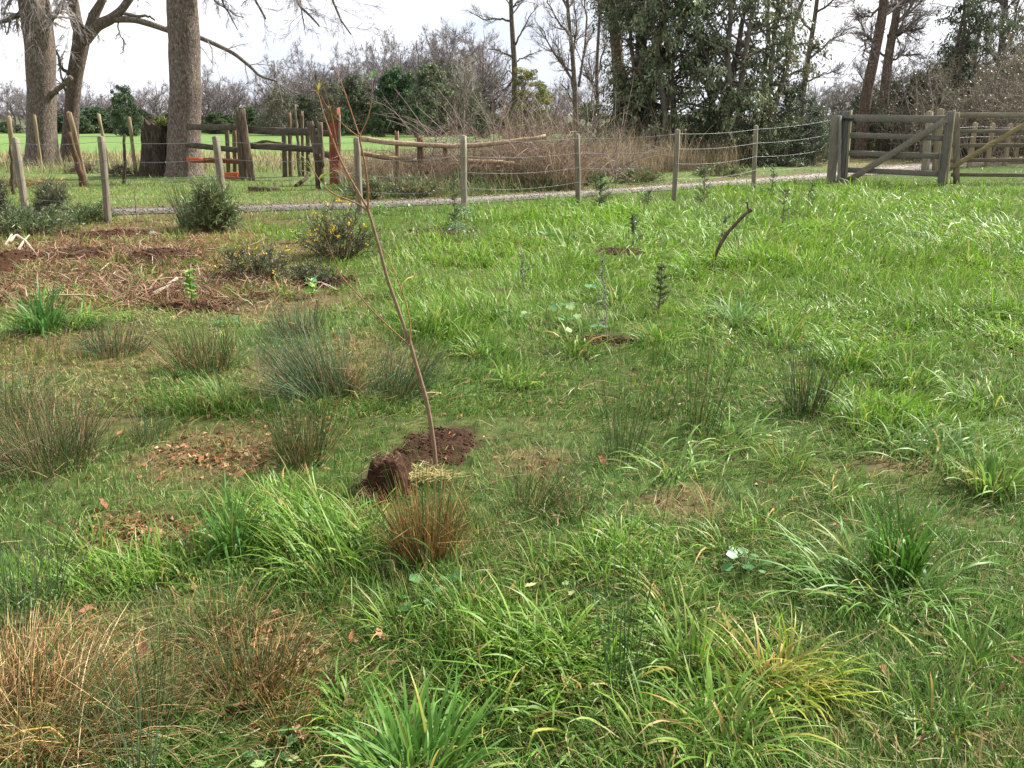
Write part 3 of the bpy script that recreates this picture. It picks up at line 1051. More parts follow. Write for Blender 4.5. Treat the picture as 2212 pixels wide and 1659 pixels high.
def left_trees():
    dn = np.array([0, 0, -.25])
    # A: the thick leaning trunk at the edge
    b = base_of(92, 356); Y = b[1]
    A = empty('tree', b, 'thick rough-barked bare tree trunk beside a forked slimmer one', 'tree', 'big bare trees by the lane')
    px = Y / FOC
    ln = np.array([P(92, 362, Y), P(92, 300, Y), P(91, 200, Y), P(86, 100, Y), P(76, 30, Y), P(66, -40, Y), P(50, -160, Y), P(30, -320, Y)])
    sub(A, 'trunk', trunk_geo(ln, [.52, .45, .43, .42, .43, .40, .33, .2], (.92, .87, .82), flare=.2), M['bark'], True)
    lines = [(px_line([(60, 20), (20, 40), (-20, 60)], Y), .10, .04), (px_line([(95, 60), (125, 25), (150, -30)], Y, .1), .12, .05),
             (px_line([(70, 0), (20, -40), (-60, -60)], Y), .14, .05), (px_line([(112, 205), (122, 195), (138, 185), (152, 165)], Y - .2), .09, .07)]
    for L, r0, r1 in lines:
        sub(A, 'limb', log(L, r0, r1, (1, .95, .88), 9, .02), M['bark'], True)
    hanging_twigs(A, lines[:3] + [(px_line([(100, -80), (140, -20), (150, 60), (140, 110)], Y - .8), .03, .008), (px_line([(60, -80), (70, 0), (80, 60), (70, 120)], Y - .9), .025, .008), (px_line([(0, -60), (5, 20), (0, 90)], Y - .5), .03, .008)] + [(px_line([(40, -80), (30, -40), (10, 0)], Y - .5), .03, .01), (px_line([(120, -60), (125, -10), (110, 30)], Y - .6), .03, .01)], 14, 7, 4, -.16, (.2, .55), (.27, .24, .22))
    # B: forked trunk with the long limb
    b = base_of(152, 350); Y = b[1] + .3
    b = on(P(152, 348, Y)[0], Y)
    B = empty('tree', b, 'forked bare tree with a long limb reaching out sideways behind the straight trunk', 'tree', 'big bare trees by the lane')
    ln = np.array([P(150, 356, Y), P(153, 290, Y), P(157, 220, Y), P(164, 150, Y), P(174, 95, Y), P(180, 62, Y)])
    sub(B, 'trunk', trunk_geo(ln, [.33, .26, .235, .235, .25, .30], (.72, .68, .62), flare=.25), M['bark'], True)
    fl = np.array([P(176, 80, Y), P(164, 45, Y), P(160, 10, Y), P(150, -60, Y), P(150, -160, Y)])
    sub(B, 'fork', trunk_geo(fl, [.20, .19, .17, .13, .06], (.85, .8, .72), 18), M['bark'], True)
    fr = np.array([P(184, 85, Y), P(208, 55, Y), P(240, 40, Y), P(262, 22, Y), P(285, -10, Y), P(330, -70, Y)])
    sub(B, 'fork', trunk_geo(fr, [.20, .19, .16, .13, .12, .06], (.95, .92, .85), 18), M['bark'], True)
    fu = np.array([P(190, 75, Y), P(205, 30, Y), P(222, 0, Y), P(235, -60, Y)])
    sub(B, 'fork', trunk_geo(fu, [.19, .16, .12, .07], (.85, .8, .72), 16), M['bark'], True)
    lb = px_line([(240, 42), (290, 41), (335, 55), (372, 69), (405, 74), (430, 80), (470, 98), (505, 115), (530, 135), (545, 148), (560, 165), (600, 176)], Y, .0)
    sub(B, 'long_limb', trunk_geo(lb, np.linspace(.115, .035, len(lb)), (1.0, 1.0, .92), 10, 4, .08), M['bark'], True)
    sub(B, 'snapped_branch', log(px_line([(258, 26), (300, 36), (322, 34), (334, 44)], Y), .06, .03, (1, .98, .9), 8, .015), M['bark'], True)
    low = px_line([(140, 215), (128, 190), (133, 170), (125, 140)], Y)
    lines = [(lb, .06, .02), (fl[1:], .1, .05), (px_line([(262, 25), (255, 55), (268, 90), (262, 120)], Y), .03, .01),
             (px_line([(150, 160), (130, 140), (118, 95)], Y - .2), .07, .03), (px_line([(150, 215), (135, 180), (128, 140), (140, 110)], Y), .05, .02), (px_line([(225, 0), (200, 40), (215, 80)], Y), .03, .01)]
    for L, r0, r1 in lines[2:]:
        sub(B, 'limb', log(L, r0, r1, (.85, .8, .72), 7, .03), M['bark'], True)
    hanging_twigs(B, lines, 12, 6, 4, -.12, (.12, .4), (.24, .21, .19))
    # C: the straight trunk
    b = base_of(399, 380); Y = b[1]
    C = empty('tree', b, 'straight stout grey-brown tree trunk with an old stump against it', 'tree', 'big bare trees by the lane')
    ln = np.array([P(398, 392, Y), P(399, 330, Y), P(400, 260, Y), P(401, 190, Y), P(398, 100, Y), P(392, 0, Y), P(388, -110, Y), P(384, -260, Y), P(380, -420, Y)])
    sub(C, 'trunk', trunk_geo(ln, [.48, .43, .41, .40, .37, .36, .33, .25, .12], (1.0, .93, .89), flare=.15), M['bark'], True)
    lines = [(px_line([(392, -90), (440, -40), (470, 10), (530, 40)], Y, -.1), .04, .01), (px_line([(392, -120), (470, -90), (540, -30), (575, 45)], Y, -.3), .09, .02), (px_line([(392, -160), (520, -130), (620, -30), (690, 60)], Y, -.4), .09, .02),
             (px_line([(392, -200), (600, -160), (700, -30), (760, 75)], Y, -.4), .09, .015), (px_line([(385, -150), (330, -110), (300, -40), (300, 0)], Y, .2), .06, .015),
             (px_line([(392, -120), (450, -60), (480, 0), (515, 70)], Y, -.1), .05, .012), (px_line([(392, -260), (560, -210), (640, -50), (660, 60)], Y, .3), .07, .012)]
    for L, r0, r1 in lines:
        sub(C, 'limb', log(L, r0, r1, (1, .95, .9), 7, .03), M['bark'], True)
    hanging_twigs(C, [(L, r0 * .4, r1 * .5) for L, r0, r1 in lines], 18, 10, 5, -.06, (.12, .36), (.19, .17, .175), .15, .0028)
    # the old stump
    b = base_of(342, 378); Y = b[1] - .1
    S = empty('stump', b, 'tall dark rotten stump with moss on its broken top', 'stump')
    ln = np.array([P(340, 392, Y), P(341, 340, Y), P(343, 290, Y), P(342, 266, Y)])
    V, Q, T, Cc = trunk_geo(ln, [.50, .40, .38, .37], (.62, .58, .52), 30, 6, .16, .12)
    top = V[-30:]
    a = np.arange(30)
    V[-30:, 2] += .38 * (rng.random(30) - .6) + .14 * np.sin(a / 30 * 2 * math.pi + 1)
    T = np.array([[len(V) - 30 + k, len(V) - 30 + (k + 1) % 30, len(V)] for k in range(30)])
    V = np.concatenate([V, [np.mean(V[-30:], 0) - np.array([0, 0, .25])]])
    Cc = np.concatenate([Cc, Cc[:1] * .6])
    bk = sub(S, 'bark', (V, Q, T, Cc), M['stump'], True)
    mp_ = np.array([P(350 + rng.normal(0, 6), 263 + rng.normal(0, 4), Y + rng.normal(0, .12)) for _ in range(500)])
    sub(bk, 'moss', leafcards(mp_, rng.normal(size=(500, 3)) + [0, 0, 1], .05, .03, np.array([.13, .16, .035]) * rng.uniform(.6, 1.4, (500, 1))), M['farleaf'], False, 'stuff')


left_trees()


# ------------------------------------------------------------------ generic trees (built at the origin, then placed)
def bare_tree(h, spread, seed, n=(11, 7, 6, 5), col=TW, up=.10, split=.25, lean=0.0):
    global rng
    keep, rng = rng, np.random.default_rng(seed)
    k = 12
    z = np.linspace(0, 1, k)
    wob = np.cumsum(rng.normal(0, .02, (k, 2)), 0) * h
    tr = np.stack([wob[:, 0] + lean * z * h, wob[:, 1], z * h * .92], -1)
    tr[0, :2] = 0
    tr[0, 2] = -.2
    r = h * .020 * (1 - z) ** .8 + .012
    pts, rad = tr[None], r[None]
    a, ra = twigs(pts, rad, n[0], (split, .97), (.6, 1.25), (spread * .6, spread), 8, .12, up, .6, .02)
    b, rb = twigs(a, ra, n[1], (.2, 1), (.4, .9), (.35, .6), 6, .14, up, .6, .012)
    c, rc = twigs(b, rb, n[2], (.15, 1), (.3, .8), (.35, .65), 4, .15, up, .65, .013)
    d, rd = twigs(c, rc, n[3], (.1, 1), (.3, .8), (.4, .7), 2, .15, up, .7, .011)
    q_ = h / d[:, :, 2].max()
    for arr in (pts, a, b, c, d): arr *= q_
    sh = lambda m: np.array(col) * rng.uniform(.75, 1.3, (m, 1))
    t_ = merge([sweep(pts, rad, 9, np.array(col) * .9), sweep(a, ra, 5, sh(len(a)))])
    cr_ = merge([sweep(b, rb, 3, sh(len(b))), sweep(c, rc, 3, sh(len(c))), sweep(d, rd, 3, sh(len(d)))])
    rng = keep
    return mesh_data('trunk', t_, M['twig']), mesh_data('crown', cr_, M['twig'])


def leafy_tree(h, w, seed, cols, nclump=70, per=150, L=.16, droop=.3, base=.05, shape=1.0, bare=.1):
    """broad evergreen: clumps of leaves round an uneven, gappy volume, on real limbs"""
    global rng
    keep, rng = rng, np.random.default_rng(seed)
    k = 9
    z = np.linspace(0, 1, k)
    tr = np.stack([np.cumsum(rng.normal(0, .02, k)) * h, np.cumsum(rng.normal(0, .02, k)) * h, z * h * .9 - .15], -1)
    r = h * .018 * (1 - z) + .02
    a = rng.random(nclump) * 2 * math.pi
    f = rng.random(nclump) ** .9
    zz = base + (1 - base) * f
    env = np.sqrt(np.clip(1 - ((zz - .38) / .64) ** 2, .02, 1)) ** shape
    rad_ = w * env * rng.uniform(.2, 1, nclump) ** .6 * (.55 + .9 * vnoise(np.cos(a) * 1.6 + seed, np.sin(a) * 1.6 + zz * 4, 5))
    zz = zz * (.80 + .4 * vnoise(np.cos(a) * 1.4, np.sin(a) * 1.4 + seed, 8)) * np.where(rng.random(nclump) < .12, 1.12, 1)
    zz = zz / zz.max()
    cen = np.stack([np.cos(a) * rad_, np.sin(a) * rad_, zz * h], -1)
    root_, _, _ = interp(tr[None], np.clip(zz - .18, .03, .95)[None])
    mid = (root_[0] + cen) / 2 + rng.normal(0, .05 * w, (nclump, 3))
    br = np.stack([root_[0], mid, cen], 1)
    cs = w * rng.uniform(.08, .28, nclump) * (1.15 - .5 * zz)
    n = nclump * per
    ci = np.repeat(np.arange(nclump), per)
    dirn = nrm(rng.normal(size=(n, 3)))
    rr = rng.random(n) ** .45
    pos = cen[ci] + dirn * (cs[ci] * rr)[:, None] * np.array([1, 1, .85])
    d = nrm(dirn * .7 + rng.normal(0, .6, (n, 3)) + np.array([0, 0, -droop]))
    cols = np.asarray(cols)
    cc = cols[rng.integers(0, len(cols), nclump)][ci] * rng.uniform(.6, 1.4, (n, 1)) * rng.uniform(.8, 1.2, (nclump, 1))[ci]
    g1 = merge([sweep(tr[None], r[None], 8, (.13, .11, .09)), sweep(br, np.tile([.035, .022, .008], (nclump, 1)) * h / 6, 4, (.14, .12, .10))])
    g2 = leafcards(pos, d, L * rng.uniform(.6, 1.3, n), L * .42 * rng.uniform(.7, 1.2, n), cc)
    rng = keep
    return mesh_data('trunk', g1, M['twig']), mesh_data('crown', g2, M['farleaf'] if L > .12 else M['leaf'], False)


def place(name, meshes, x, y, label, cat, group=None, rot=0.0, sc=1.0, part=('trunk', 'crown')):
    r = empty(name, (x, y, 0), label, cat, group)
    r.rotation_euler = (0, 0, rot)
    r.scale = (sc, sc, sc) if np.isscalar(sc) else sc
    for nm, me in zip(part, meshes):
        inst(nm, me, r)
    return r


FARB = [bare_tree(10, s, 100 + i, (15, 8, 6, 5), c, u, sp) for i, (s, c, u, sp) in enumerate([
    (.60, (.165, .142, .138), .06, .10), (.52, (.185, .16, .155), .10, .06), (.66, (.15, .13, .122), .03, .18), (.50, (.19, .168, .16), .08, .08)])]
EVG = [leafy_tree(6, 2.3, 200, [(.075, .115, .050), (.09, .13, .06), (.055, .085, .04)], 120, 80, .30, .4),
       leafy_tree(6, 2.2, 201, [(.13, .155, .085), (.15, .165, .09), (.10, .13, .07)], 120, 74, 0.28, .8),
       leafy_tree(6, 2.5, 202, [(.045, .085, .042), (.06, .11, .050), (.075, .125, .052)], 120, 81, 0.30, .3),
       leafy_tree(6, 2.9, 203, [(.13, .13, .085), (.11, .12, .07), (.145, .135, .095)], 110, 61, 0.25, .4)]


def far_trees():
    # (survey x, top y, distance, prototype)
    L = [(-60, 150, 80, 0), (15, 168, 82, 1), (48, 178, 78, 3), (190, 190, 84, 2), (232, 205, 80, 1), (300, 185, 86, 0), (338, 160, 80, 3), (372, 172, 78, 1),
         (432, 172, 82, 0), (462, 150, 80, 3), (500, 170, 84, 1), (545, 150, 82, 2), (580, 160, 80, 3), (612, 100, 74, 2), (648, 78, 73, 2), (690, 140, 82, 1),
         (728, 118, 84, 3), (760, 128, 80, 1), (805, 78, 76, 0), (842, 52, 74, 2), (880, 92, 80, 1), (912, 70, 80, 3), (948, 60, 78, 1), (985, 34, 76, 0), (1028, 45, 80, 3),
         (1062, 95, 84, 1), (1168, 178, 92, 1), (1205, 160, 86, 3), (1285, 150, 80, 0), (1755, 190, 70, 0), (1800, 182, 78, 1), (1838, 170, 60, 3), (1868, 180, 80, 2), (1780, 175, 62, 3), (1815, 165, 60, 1), (1850, 172, 64, 0), (1720, 180, 66, 1), (140, 175, 86, 0)]
    for i, (px, ty, Y, k) in enumerate(L):
        t = P(px, ty, Y)
        s = t[2] / 10.0
        place('bare_tree', FARB[k], t[0], Y, {842: 'broad rounded bare crown standing above the blackish evergreen', 985: 'tallest bare tree of the far treeline, beside the dark-trunked tree', 648: 'thin open-branched bare tree right of the ragged posts', 612: 'thin open-branched bare tree at the tip of the long limb', 1028: 'tall bare tree touching the dark-trunked tree in outline'}.get(px, 'leafless grey-brown tree in the treeline beyond the bright pasture' if px < 1700 else 'small leafless tree showing low between the evergreens and the gate'), 'tree', 'leafless trees beyond the pasture', rng.random() * 6.28, (s * rng.uniform(.85, 1.05), s * .95, s))
    for i, px in enumerate(np.arange(-120, 1300, 17)):
        Y = rng.uniform(82, 98)
        t = P(px + rng.uniform(-9, 9), np.interp(px, [-120, 200, 300, 450, 600, 800, 1050, 1100, 1300], [160, 178, 172, 165, 160, 130, 110, 180, 170]) + rng.uniform(-16, 50), Y)
        s = t[2] / 10.0
        place('bare_tree', FARB[i % 4], t[0], Y, 'leafless purplish tree in the dense wood far behind the pasture', 'tree', 'dense leafless wood behind the pasture', rng.random() * 6.28, (s * 1.15, s * 1.1, s))
    for i, (px, ty) in enumerate(((455, 140), (520, 150), (565, 135), (600, 120), (670, 115), (700, 120), (745, 95), (775, 100), (820, 70), (860, 75), (895, 70), (930, 50), (965, 45), (1010, 40), (1045, 60))):
        t = P(px, ty + rng.uniform(-8, 12), 84)
        s = t[2] / 10.0
        place('bare_tree', FARB[(i * 3) % 4], t[0], 84 + rng.uniform(-3, 3), 'tall leafless tree crowding behind the pasture evergreens', 'tree', 'tall leafless trees behind the evergreens', rng.random() * 6.28, (s * 1.0, s * 1.0, s))
    for i, px in enumerate(np.arange(1700, 2330, 26)):
        Y = rng.uniform(56, 70)
        t = P(px, np.interp(px, [1700, 1790, 1860, 1960, 2330], [170, 165, 150, 110, 80]) + rng.uniform(-15, 40), Y)
        s = t[2] / 10.0
        place('bare_tree', FARB[i % 4], t[0], Y, 'leafless tree in the wood far behind the gates', 'tree', 'leafless wood behind the gates', rng.random() * 6.28, (s * 1.2, s * 1.1, s))
    E = [(265, 188, 66, 0, .8), (600, 185, 68, 3, 1.0), (655, 205, 70, 1, 1.0), (705, 170, 70, 3, 1.0), (765, 165, 72, 1, 1.1), (735, 235, 66, 2, .9), (850, 150, 70, 2, 1.0), (815, 225, 64, 0, 1.0),
         (922, 140, 66, 1, 1.0), (965, 130, 72, 3, .95), (900, 225, 62, 2, .9), (1010, 190, 66, 3, .9), (1040, 240, 60, 0, .8)]
    for i, (px, ty, Y, k, wf) in enumerate(E):
        t = P(px, ty, Y)
        s = t[2] / 6.0
        lab = ['lone dark evergreen standing up between the forked tree and the straight trunk', 'dull brown-green tree behind the ragged posts', 'pale olive tree just left of the red-brown post', 'dull brown-green tree right behind the red-brown post',
               'pale olive drooping tree seen through the sapling whips', 'low blackish bush beside the red-brown post top', 'tallest blackish green evergreen across the pasture', 'low dark green bush under the tallest blackish evergreen',
               'pale drooping evergreen beside the tallest blackish one', 'brown-green tree entangled with the tallest bare crowns', 'low blackish bush below the pale drooping evergreen', 'brown-green tree behind the small pale-twigged bare tree', 'low dark green bush behind the brush pile'][i]
        place('evergreen_tree', EVG[k], t[0], Y, lab, 'tree', 'evergreens at the pasture edge', rng.random() * 6.28, (s * wf * .95, s * wf * .95, s))
    for i, px in enumerate(np.arange(-90, 1260, 33)):
        Y = 75 + rng.uniform(-2, 2)
        ty = 256 + rng.uniform(-26, 14)
        t = P(px + rng.uniform(-8, 8), ty, Y)
        s = t[2] / 6.0
        k = [0, 2, 0, 2, 1, 0][i % 6]
        place('hedge_shrub', EVG[k], t[0], Y, 'low dark shrub in the hedge along the far side of the pasture', 'shrub', 'hedge shrubs beyond the pasture', rng.random() * 6.28, (s * rng.uniform(1.3, 2.3), s * 1.5, s))


far_trees()

# ------------------------------------------------------------------ trees and thickets in the middle distance
def ivy_leaves(lines, n, spread, cols, L=.09, droop=.6):
    pts, _ = limb_polys(lines, 12)
    t = rng.random((len(pts), n))
    p, _, _ = interp(pts, t)
    p = p.reshape(-1, 3) + rng.normal(0, spread, (len(pts) * n, 3))
    d = rng.normal(0, .7, p.shape) + np.array([0, 0, -droop])
    c = np.asarray(cols)[rng.integers(0, len(cols), len(p))] * rng.uniform(.6, 1.4, (len(p), 1))
    return leafcards(p, d, L * rng.uniform(.6, 1.3, len(p)), L * .5, c)


def manual_tree(name, label, Y, trunk, tr, limbs, n=(8, 6, 4), grav=.05, col=(.22, .19, .165), ln=(.2, .5), ivy=None, group=None, bcol=(1, .95, .9)):
    b = on(P(trunk[0][0], trunk[0][1], Y)[0], Y)
    root = empty(name, b, label, 'tree', group)
    pts = np.array([b - np.array([0, 0, .2])] + [P(a, c, Y) for a, c in trunk[1:]])
    sub(root, 'trunk', trunk_geo(pts, np.linspace(tr[0], tr[1], len(pts)), bcol, 14, 4, .05, .15), M['bark'], True)
    lines = [(np.array([P(a, c, Y + .15 * i * (1 if j % 2 else -1)) for i, (a, c) in enumerate(L)]), r0, r1) for j, (L, r0, r1) in enumerate(limbs)]
    for L, r0, r1 in lines:
        sub(root, 'limb', log(L, r0, r1, bcol, 7, .025), M['bark'], True)
    pt, rd = limb_polys(lines + [(pts[len(pts) // 2:], tr[1] * 1.2, tr[1])])
    a, ra = twigs(pt, rd, n[0], (.2, 1), (.4, 1.1), ln, 6, .16, grav, .5, .012)
    b2, rb = twigs(a, ra, n[1], (.15, 1), (.4, 1.0), (.3, .6), 4, .18, grav, .6, .007)
    c2, rc = twigs(b2, rb, max(3, n[2] - 2), (.1, 1), (.4, .9), (.3, .6), 2, .18, grav, .7, .0045)
    sh = lambda m: np.array(col) * rng.uniform(.75, 1.3, (m, 1))
    sub(root, 'crown', merge([sweep(a, ra, 4, sh(len(a))), sweep(b2, rb, 3, sh(len(b2))), sweep(c2, rc, 3, sh(len(c2)))]), M['twig'], True, 'stuff')
    if ivy:
        il = lines + [(pts, .1, .1)] if ivy[2] else [(pts, .1, .1)]
        sub(root, 'ivy', ivy_leaves(il, ivy[0], ivy[1], ivy[3]), M['leaf'], False, 'stuff')
    return root


GRN = [(.045, .075, .026), (.06, .09, .035), (.035, .06, .024)]
manual_tree('bare_tree', 'tall dark-trunked bare tree with crooked side limbs above the yellow-green shrub', 44,
            [(1113, 300), (1112, 230), (1112, 150), (1108, 90), (1104, 30), (1103, -60), (1100, -200)], (.17, .07),
            [([(1108, 48), (1080, 40), (1050, 44), (1012, 24)], .06, .015), ([(1111, 125), (1085, 112), (1055, 105)], .06, .02), ([(1112, 98), (1128, 70), (1140, 42), (1160, 12)], .05, .015),
             ([(1113, 135), (1135, 122), (1165, 112)], .04, .012), ([(1112, 168), (1095, 190), (1082, 196), (1072, 205)], .05, .02), ([(1104, 20), (1120, 5), (1140, -10)], .05, .02), ([(1109, 160), (1098, 152), (1082, 178)], .03, .012)],
            (11, 8, 6), .02, (.20, .19, .175), (.25, .5), bcol=(.75, .70, .66))
manual_tree('bare_tree', 'many-stemmed bare tree tinged with yellow lichen beside the brush', 38,
            [(1248, 305), (1243, 220), (1238, 130), (1230, 60), (1225, 0), (1222, -120)], (.12, .05),
            [([(1243, 200), (1225, 150), (1195, 110), (1165, 55)], .06, .02), ([(1240, 160), (1215, 140), (1190, 105)], .05, .02), ([(1250, 190), (1262, 110), (1268, 30), (1262, -40)], .06, .02),
             ([(1236, 80), (1215, 60), (1190, 20), (1178, -10)], .05, .02), ([(1252, 250), (1235, 215), (1215, 180)], .04, .015), ([(1238, 120), (1245, 60), (1240, 0)], .05, .02)],
            (14, 9, 6), .10, (.20, .18, .165), (.3, .6), (260, .28, False, [(.16, .15, .04), (.12, .12, .035), (.09, .10, .03)]))
manual_tree('bare_tree', 'slender twiggy bare tree between the lichened tree and the ivy-clad trunk', 34,
            [(1295, 305), (1292, 240), (1288, 160), (1292, 90), (1296, 20), (1300, -120)], (.08, .04),
            [([(1292, 240), (1280, 180), (1270, 120)], .04, .015), ([(1290, 160), (1305, 110), (1312, 60)], .04, .015), ([(1290, 190), (1272, 170), (1262, 150)], .03, .01)],
            (14, 9, 6), .08, (.20, .17, .155), (.3, .6))
manual_tree('ivy_tree', 'upright tree trunk wrapped in ivy next to the big evergreen thicket', 31,
            [(1338, 300), (1338, 220), (1335, 130), (1328, 60), (1322, 0), (1318, -160)], (.23, .17),
            [([(1330, 70), (1345, 30), (1352, -30)], .08, .04), ([(1328, 60), (1310, 20), (1300, -20)], .07, .03)], (8, 6, 4), .06, (.19, .165, .15), (.2, .5),
            (1500, .24, True, [(.10, .11, .055), (.12, .125, .06), (.08, .09, .045)]), bcol=(.95, .82, .72))

# the pale twiggy sapling tree standing in the brush
manual_tree('bare_tree', 'small upright pale-twigged bare tree standing over the pole rails', 40,
            [(1002, 310), (1002, 260), (1003, 220), (1004, 160), (1005, 118)], (.06, .015),
            [([(1002, 240), (985, 200), (975, 160)], .025, .006), ([(1002, 240), (1018, 200), (1026, 165)], .025, .006), ([(1003, 210), (992, 170), (988, 130)], .02, .006), ([(1003, 210), (1015, 170), (1018, 130)], .02, .006)],
            (12, 7, 4), .12, (.33, .30, .27), (.25, .5), bcol=(1.5, 1.45, 1.35))

YEL = leafy_tree(6, 1.7, 220, [(.24, .23, .06), (.19, .20, .055), (.13, .145, .04)], 90, 90, .17, .6, .02)
t = P(1140, 150, 42)
place('shrub', YEL, t[0], 42, 'yellow-green ivy-hung shrub at the foot of the tall dark bare tree', 'shrub', None, 1.0, (t[2] / 6.0 * 1.35, t[2] / 6.0 * 1.3, t[2] / 6.0))
t = P(1095, 235, 41)
place('shrub', YEL, t[0], 41, 'low yellowish bush at the edge of the brush pile', 'shrub', None, 2.0, t[2] / 6.0)


def big_evergreen(name, label, px, Y, top, halfw, seed, dens=1.0, cols=None, base_py=300, gap=0.0):
    """tall evergreen with hanging leafy shoots"""
    global rng
    keep, rng = rng, np.random.default_rng(seed)
    b = on(P(px, base_py, Y)[0], Y)
    H = P(px, top, Y)[2]
    root = empty(name, b, label, 'tree', None)
    W = halfw * Y / FOC
    stems, srad = [], []
    for s in range(4):
        z = np.linspace(0, 1, 10)
        o_ = rng.normal(0, W * .2, 2)
        e_ = rng.normal(0, W * .45, 2)
        stems.append(np.stack([b[0] + o_[0] + (e_[0] - o_[0]) * z + rng.normal(0, .06, 10), b[1] + o_[1] + (e_[1] - o_[1]) * z + rng.normal(0, .06, 10), z * H * rng.uniform(.8, 1) - .15], -1))
        srad.append((1 - z) * .10 + .03)
    stems, srad = np.array(stems), np.array(srad)
    sub(root, 'trunk', sweep(stems, srad, 8, (.15, .13, .105)), M['twig'], True)
    n1 = int(26 * dens)
    a, ra = twigs(stems, srad, n1, (.02, 1), (.7, 1.5), (W * .45, W * 1.05), 6, .10, -.03, .5, .012, rel=False)
    b2, rb = twigs(a, ra, 7, (.5, 1), (.3, 1.1), (.35, 1.1), 5, .12, -.18, .6, .007, rel=False)
    sub(root, 'branches', merge([sweep(a, ra, 4, (.14, .12, .095)), sweep(b2, rb, 3, (.13, .115, .08))]), M['twig'], True, 'stuff')
    m = 22
    t_ = rng.random((len(b2), m))
    p, d, _ = interp(b2, t_)
    bough = np.repeat(rng.uniform(.6, 1.5, len(a)), 7)[:, None, None]  # tone per bough paints lit and shaded clumps into the leaf colour
    shoot = rng.uniform(.65, 1.35, (len(b2), 1, 1)) * bough
    cols = np.asarray(cols if cols is not None else [(.11, .15, .07), (.14, .175, .088), (.19, .215, .125), (.08, .11, .054)])
    cc = cols[rng.integers(0, len(cols), len(b2))][:, None, :] * shoot * rng.uniform(.75, 1.3, (len(b2), m, 1))
    drop = np.repeat(rng.random(len(a)) < .22, 7)
    p, d, cc = p[~drop], d[~drop], cc[~drop]
    p = (p + rng.normal(0, .06, p.shape)).reshape(-1, 3)
    dd = (d * .35 + rng.normal(0, .45, d.shape) + np.array([0, 0, -.75])).reshape(-1, 3)
    n = len(p)
    cc = cc.reshape(-1, 3)
    cc[rng.random(n) < .004] = (.35, .16, .03)
    sub(root, 'crown', leafcards(p, dd,   .14 * rng.uniform(.6, 1.25, n), .058 * rng.uniform(.7, 1.2, n), cc), M['leaf'], False, 'stuff')
    rng = keep
    return root


big_evergreen('evergreen_tree', 'big dense dark evergreen with drooping leaves, darkest of its thicket', 1440, 29, -260, 105, 301, 1.35, base_py=312)
big_evergreen('evergreen_tree', 'dense dark evergreen with hanging shoots behind the middle of the tan grass', 1560, 29, -250, 110, 302, 1.3, base_py=308)
big_evergreen('evergreen_tree', 'thin see-through evergreen with yellowish leaves at the open end of its thicket', 1665, 30, -220, 80, 303, .55, [(.15, .155, .075), (.17, .175, .08), (.11, .13, .06)], 306)
big_evergreen('evergreen_tree', 'olive evergreen leaning against the ivy-wrapped trunk', 1375, 29.5, -120, 60, 304, .7, [(.12, .135, .07), (.14, .15, .075)], 308)
# dark round shrubs under them
SHR = [leafy_tree(3, 1.7, 230, [(.055, .085, .042), (.07, .10, .048), (.042, .066, .034)], 90, 110, .11, .3, .02), leafy_tree(3, 1.9, 231, [(.09, .115, .055), (.11, .135, .06), (.07, .09, .045)], 90, 110, .12, .3, .02)]
for px, ty, Y, k, wf, lab in ((1735, 182, 30, 0, .75, 'tall rounded dark shrub standing beside the thin yellowish evergreen'), (1690, 250, 28.5, 1, 1.1, 'low green bush in front of the tall rounded dark shrub'), (1770, 262, 28.5, 0, 1.0, 'low dark bush close behind the small gate post'),
                              (1890, 222, 34, 1, .9, 'mid-height green bush framed by the small gate'), (1850, 205, 37, 0, .9, 'dark bush left of the leaning trunk foot'), (1960, 175, 37, 1, 1.0, 'olive bush filling the gap behind the leaning trunks'), (2010, 150, 36, 0, .8, 'tall dark evergreen bush at the edge of the scrub'), (2110, 120, 38, 1, 1.0, 'tall olive bush between the two ivy-covered trees'), (2210, 110, 38, 0, 1.0, 'tall dark bush behind the wide gate'), (1300, 225, 32, 1, 1.2, 'brownish green bush at the foot of the ivy-wrapped trunk'), (1500, 262, 28.2, 0, 1.3, 'dark low bush under the big dark evergreen'), (1620, 268, 28.5, 1, 1.2, 'dull green low bush behind the tan grass under the evergreens')):
    t = P(px, ty, Y)
    s = t[2] / 3
    place('shrub', SHR[k], t[0], Y, lab, 'shrub', None, rng.random() * 6, (s * wf, s * wf, s))

# right-hand trees
manual_tree('bare_tree', 'tall leaning reddish trunk with a snapped side branch seen over the small gate', 33,
            [(1862, 300), (1868, 240), (1872, 200), (1885, 140), (1897, 80), (1908, 20), (1912, -40), (1918, -200)], (.22, .14),
            [([(1893, 100), (1880, 80), (1868, 90), (1866, 125)], .07, .02), ([(1908, 22), (1930, 10), (1958, 5), (1990, -10)], .08, .03), ([(1908, 10), (1885, 30), (1868, 38), (1852, 30)], .05, .02), ([(1912, -20), (1890, -40), (1860, -50)], .06, .02)],
            (16, 10, 7), .03, (.21, .185, .18), (.3, .8), bcol=(.92, .80, .73))
manual_tree('bare_tree', 'upright grey bare tree with wide twiggy limbs behind the leaning reddish trunk', 35,
            [(1906, 300), (1908, 220), (1916, 150), (1924, 90), (1936, 40), (1940, -40), (1945, -200)], (.2, .12),
            [([(1915, 80), (1950, 68), (1995, 62)], .08, .03), ([(1926, 90), (1950, 70), (1975, 45), (2010, 25)], .06, .02), ([(1912, 140), (1945, 120), (1985, 118)], .05, .02), ([(1918, 130), (1890, 100), (1868, 70), (1850, 30)], .05, .02),
             ([(1938, 20), (1965, -10), (1985, -50)], .07, .03), ([(1906, 200), (1880, 190), (1850, 150)], .04, .015)],
            (16, 10, 7), .04, (.20, .18, .17), (.3, .8))
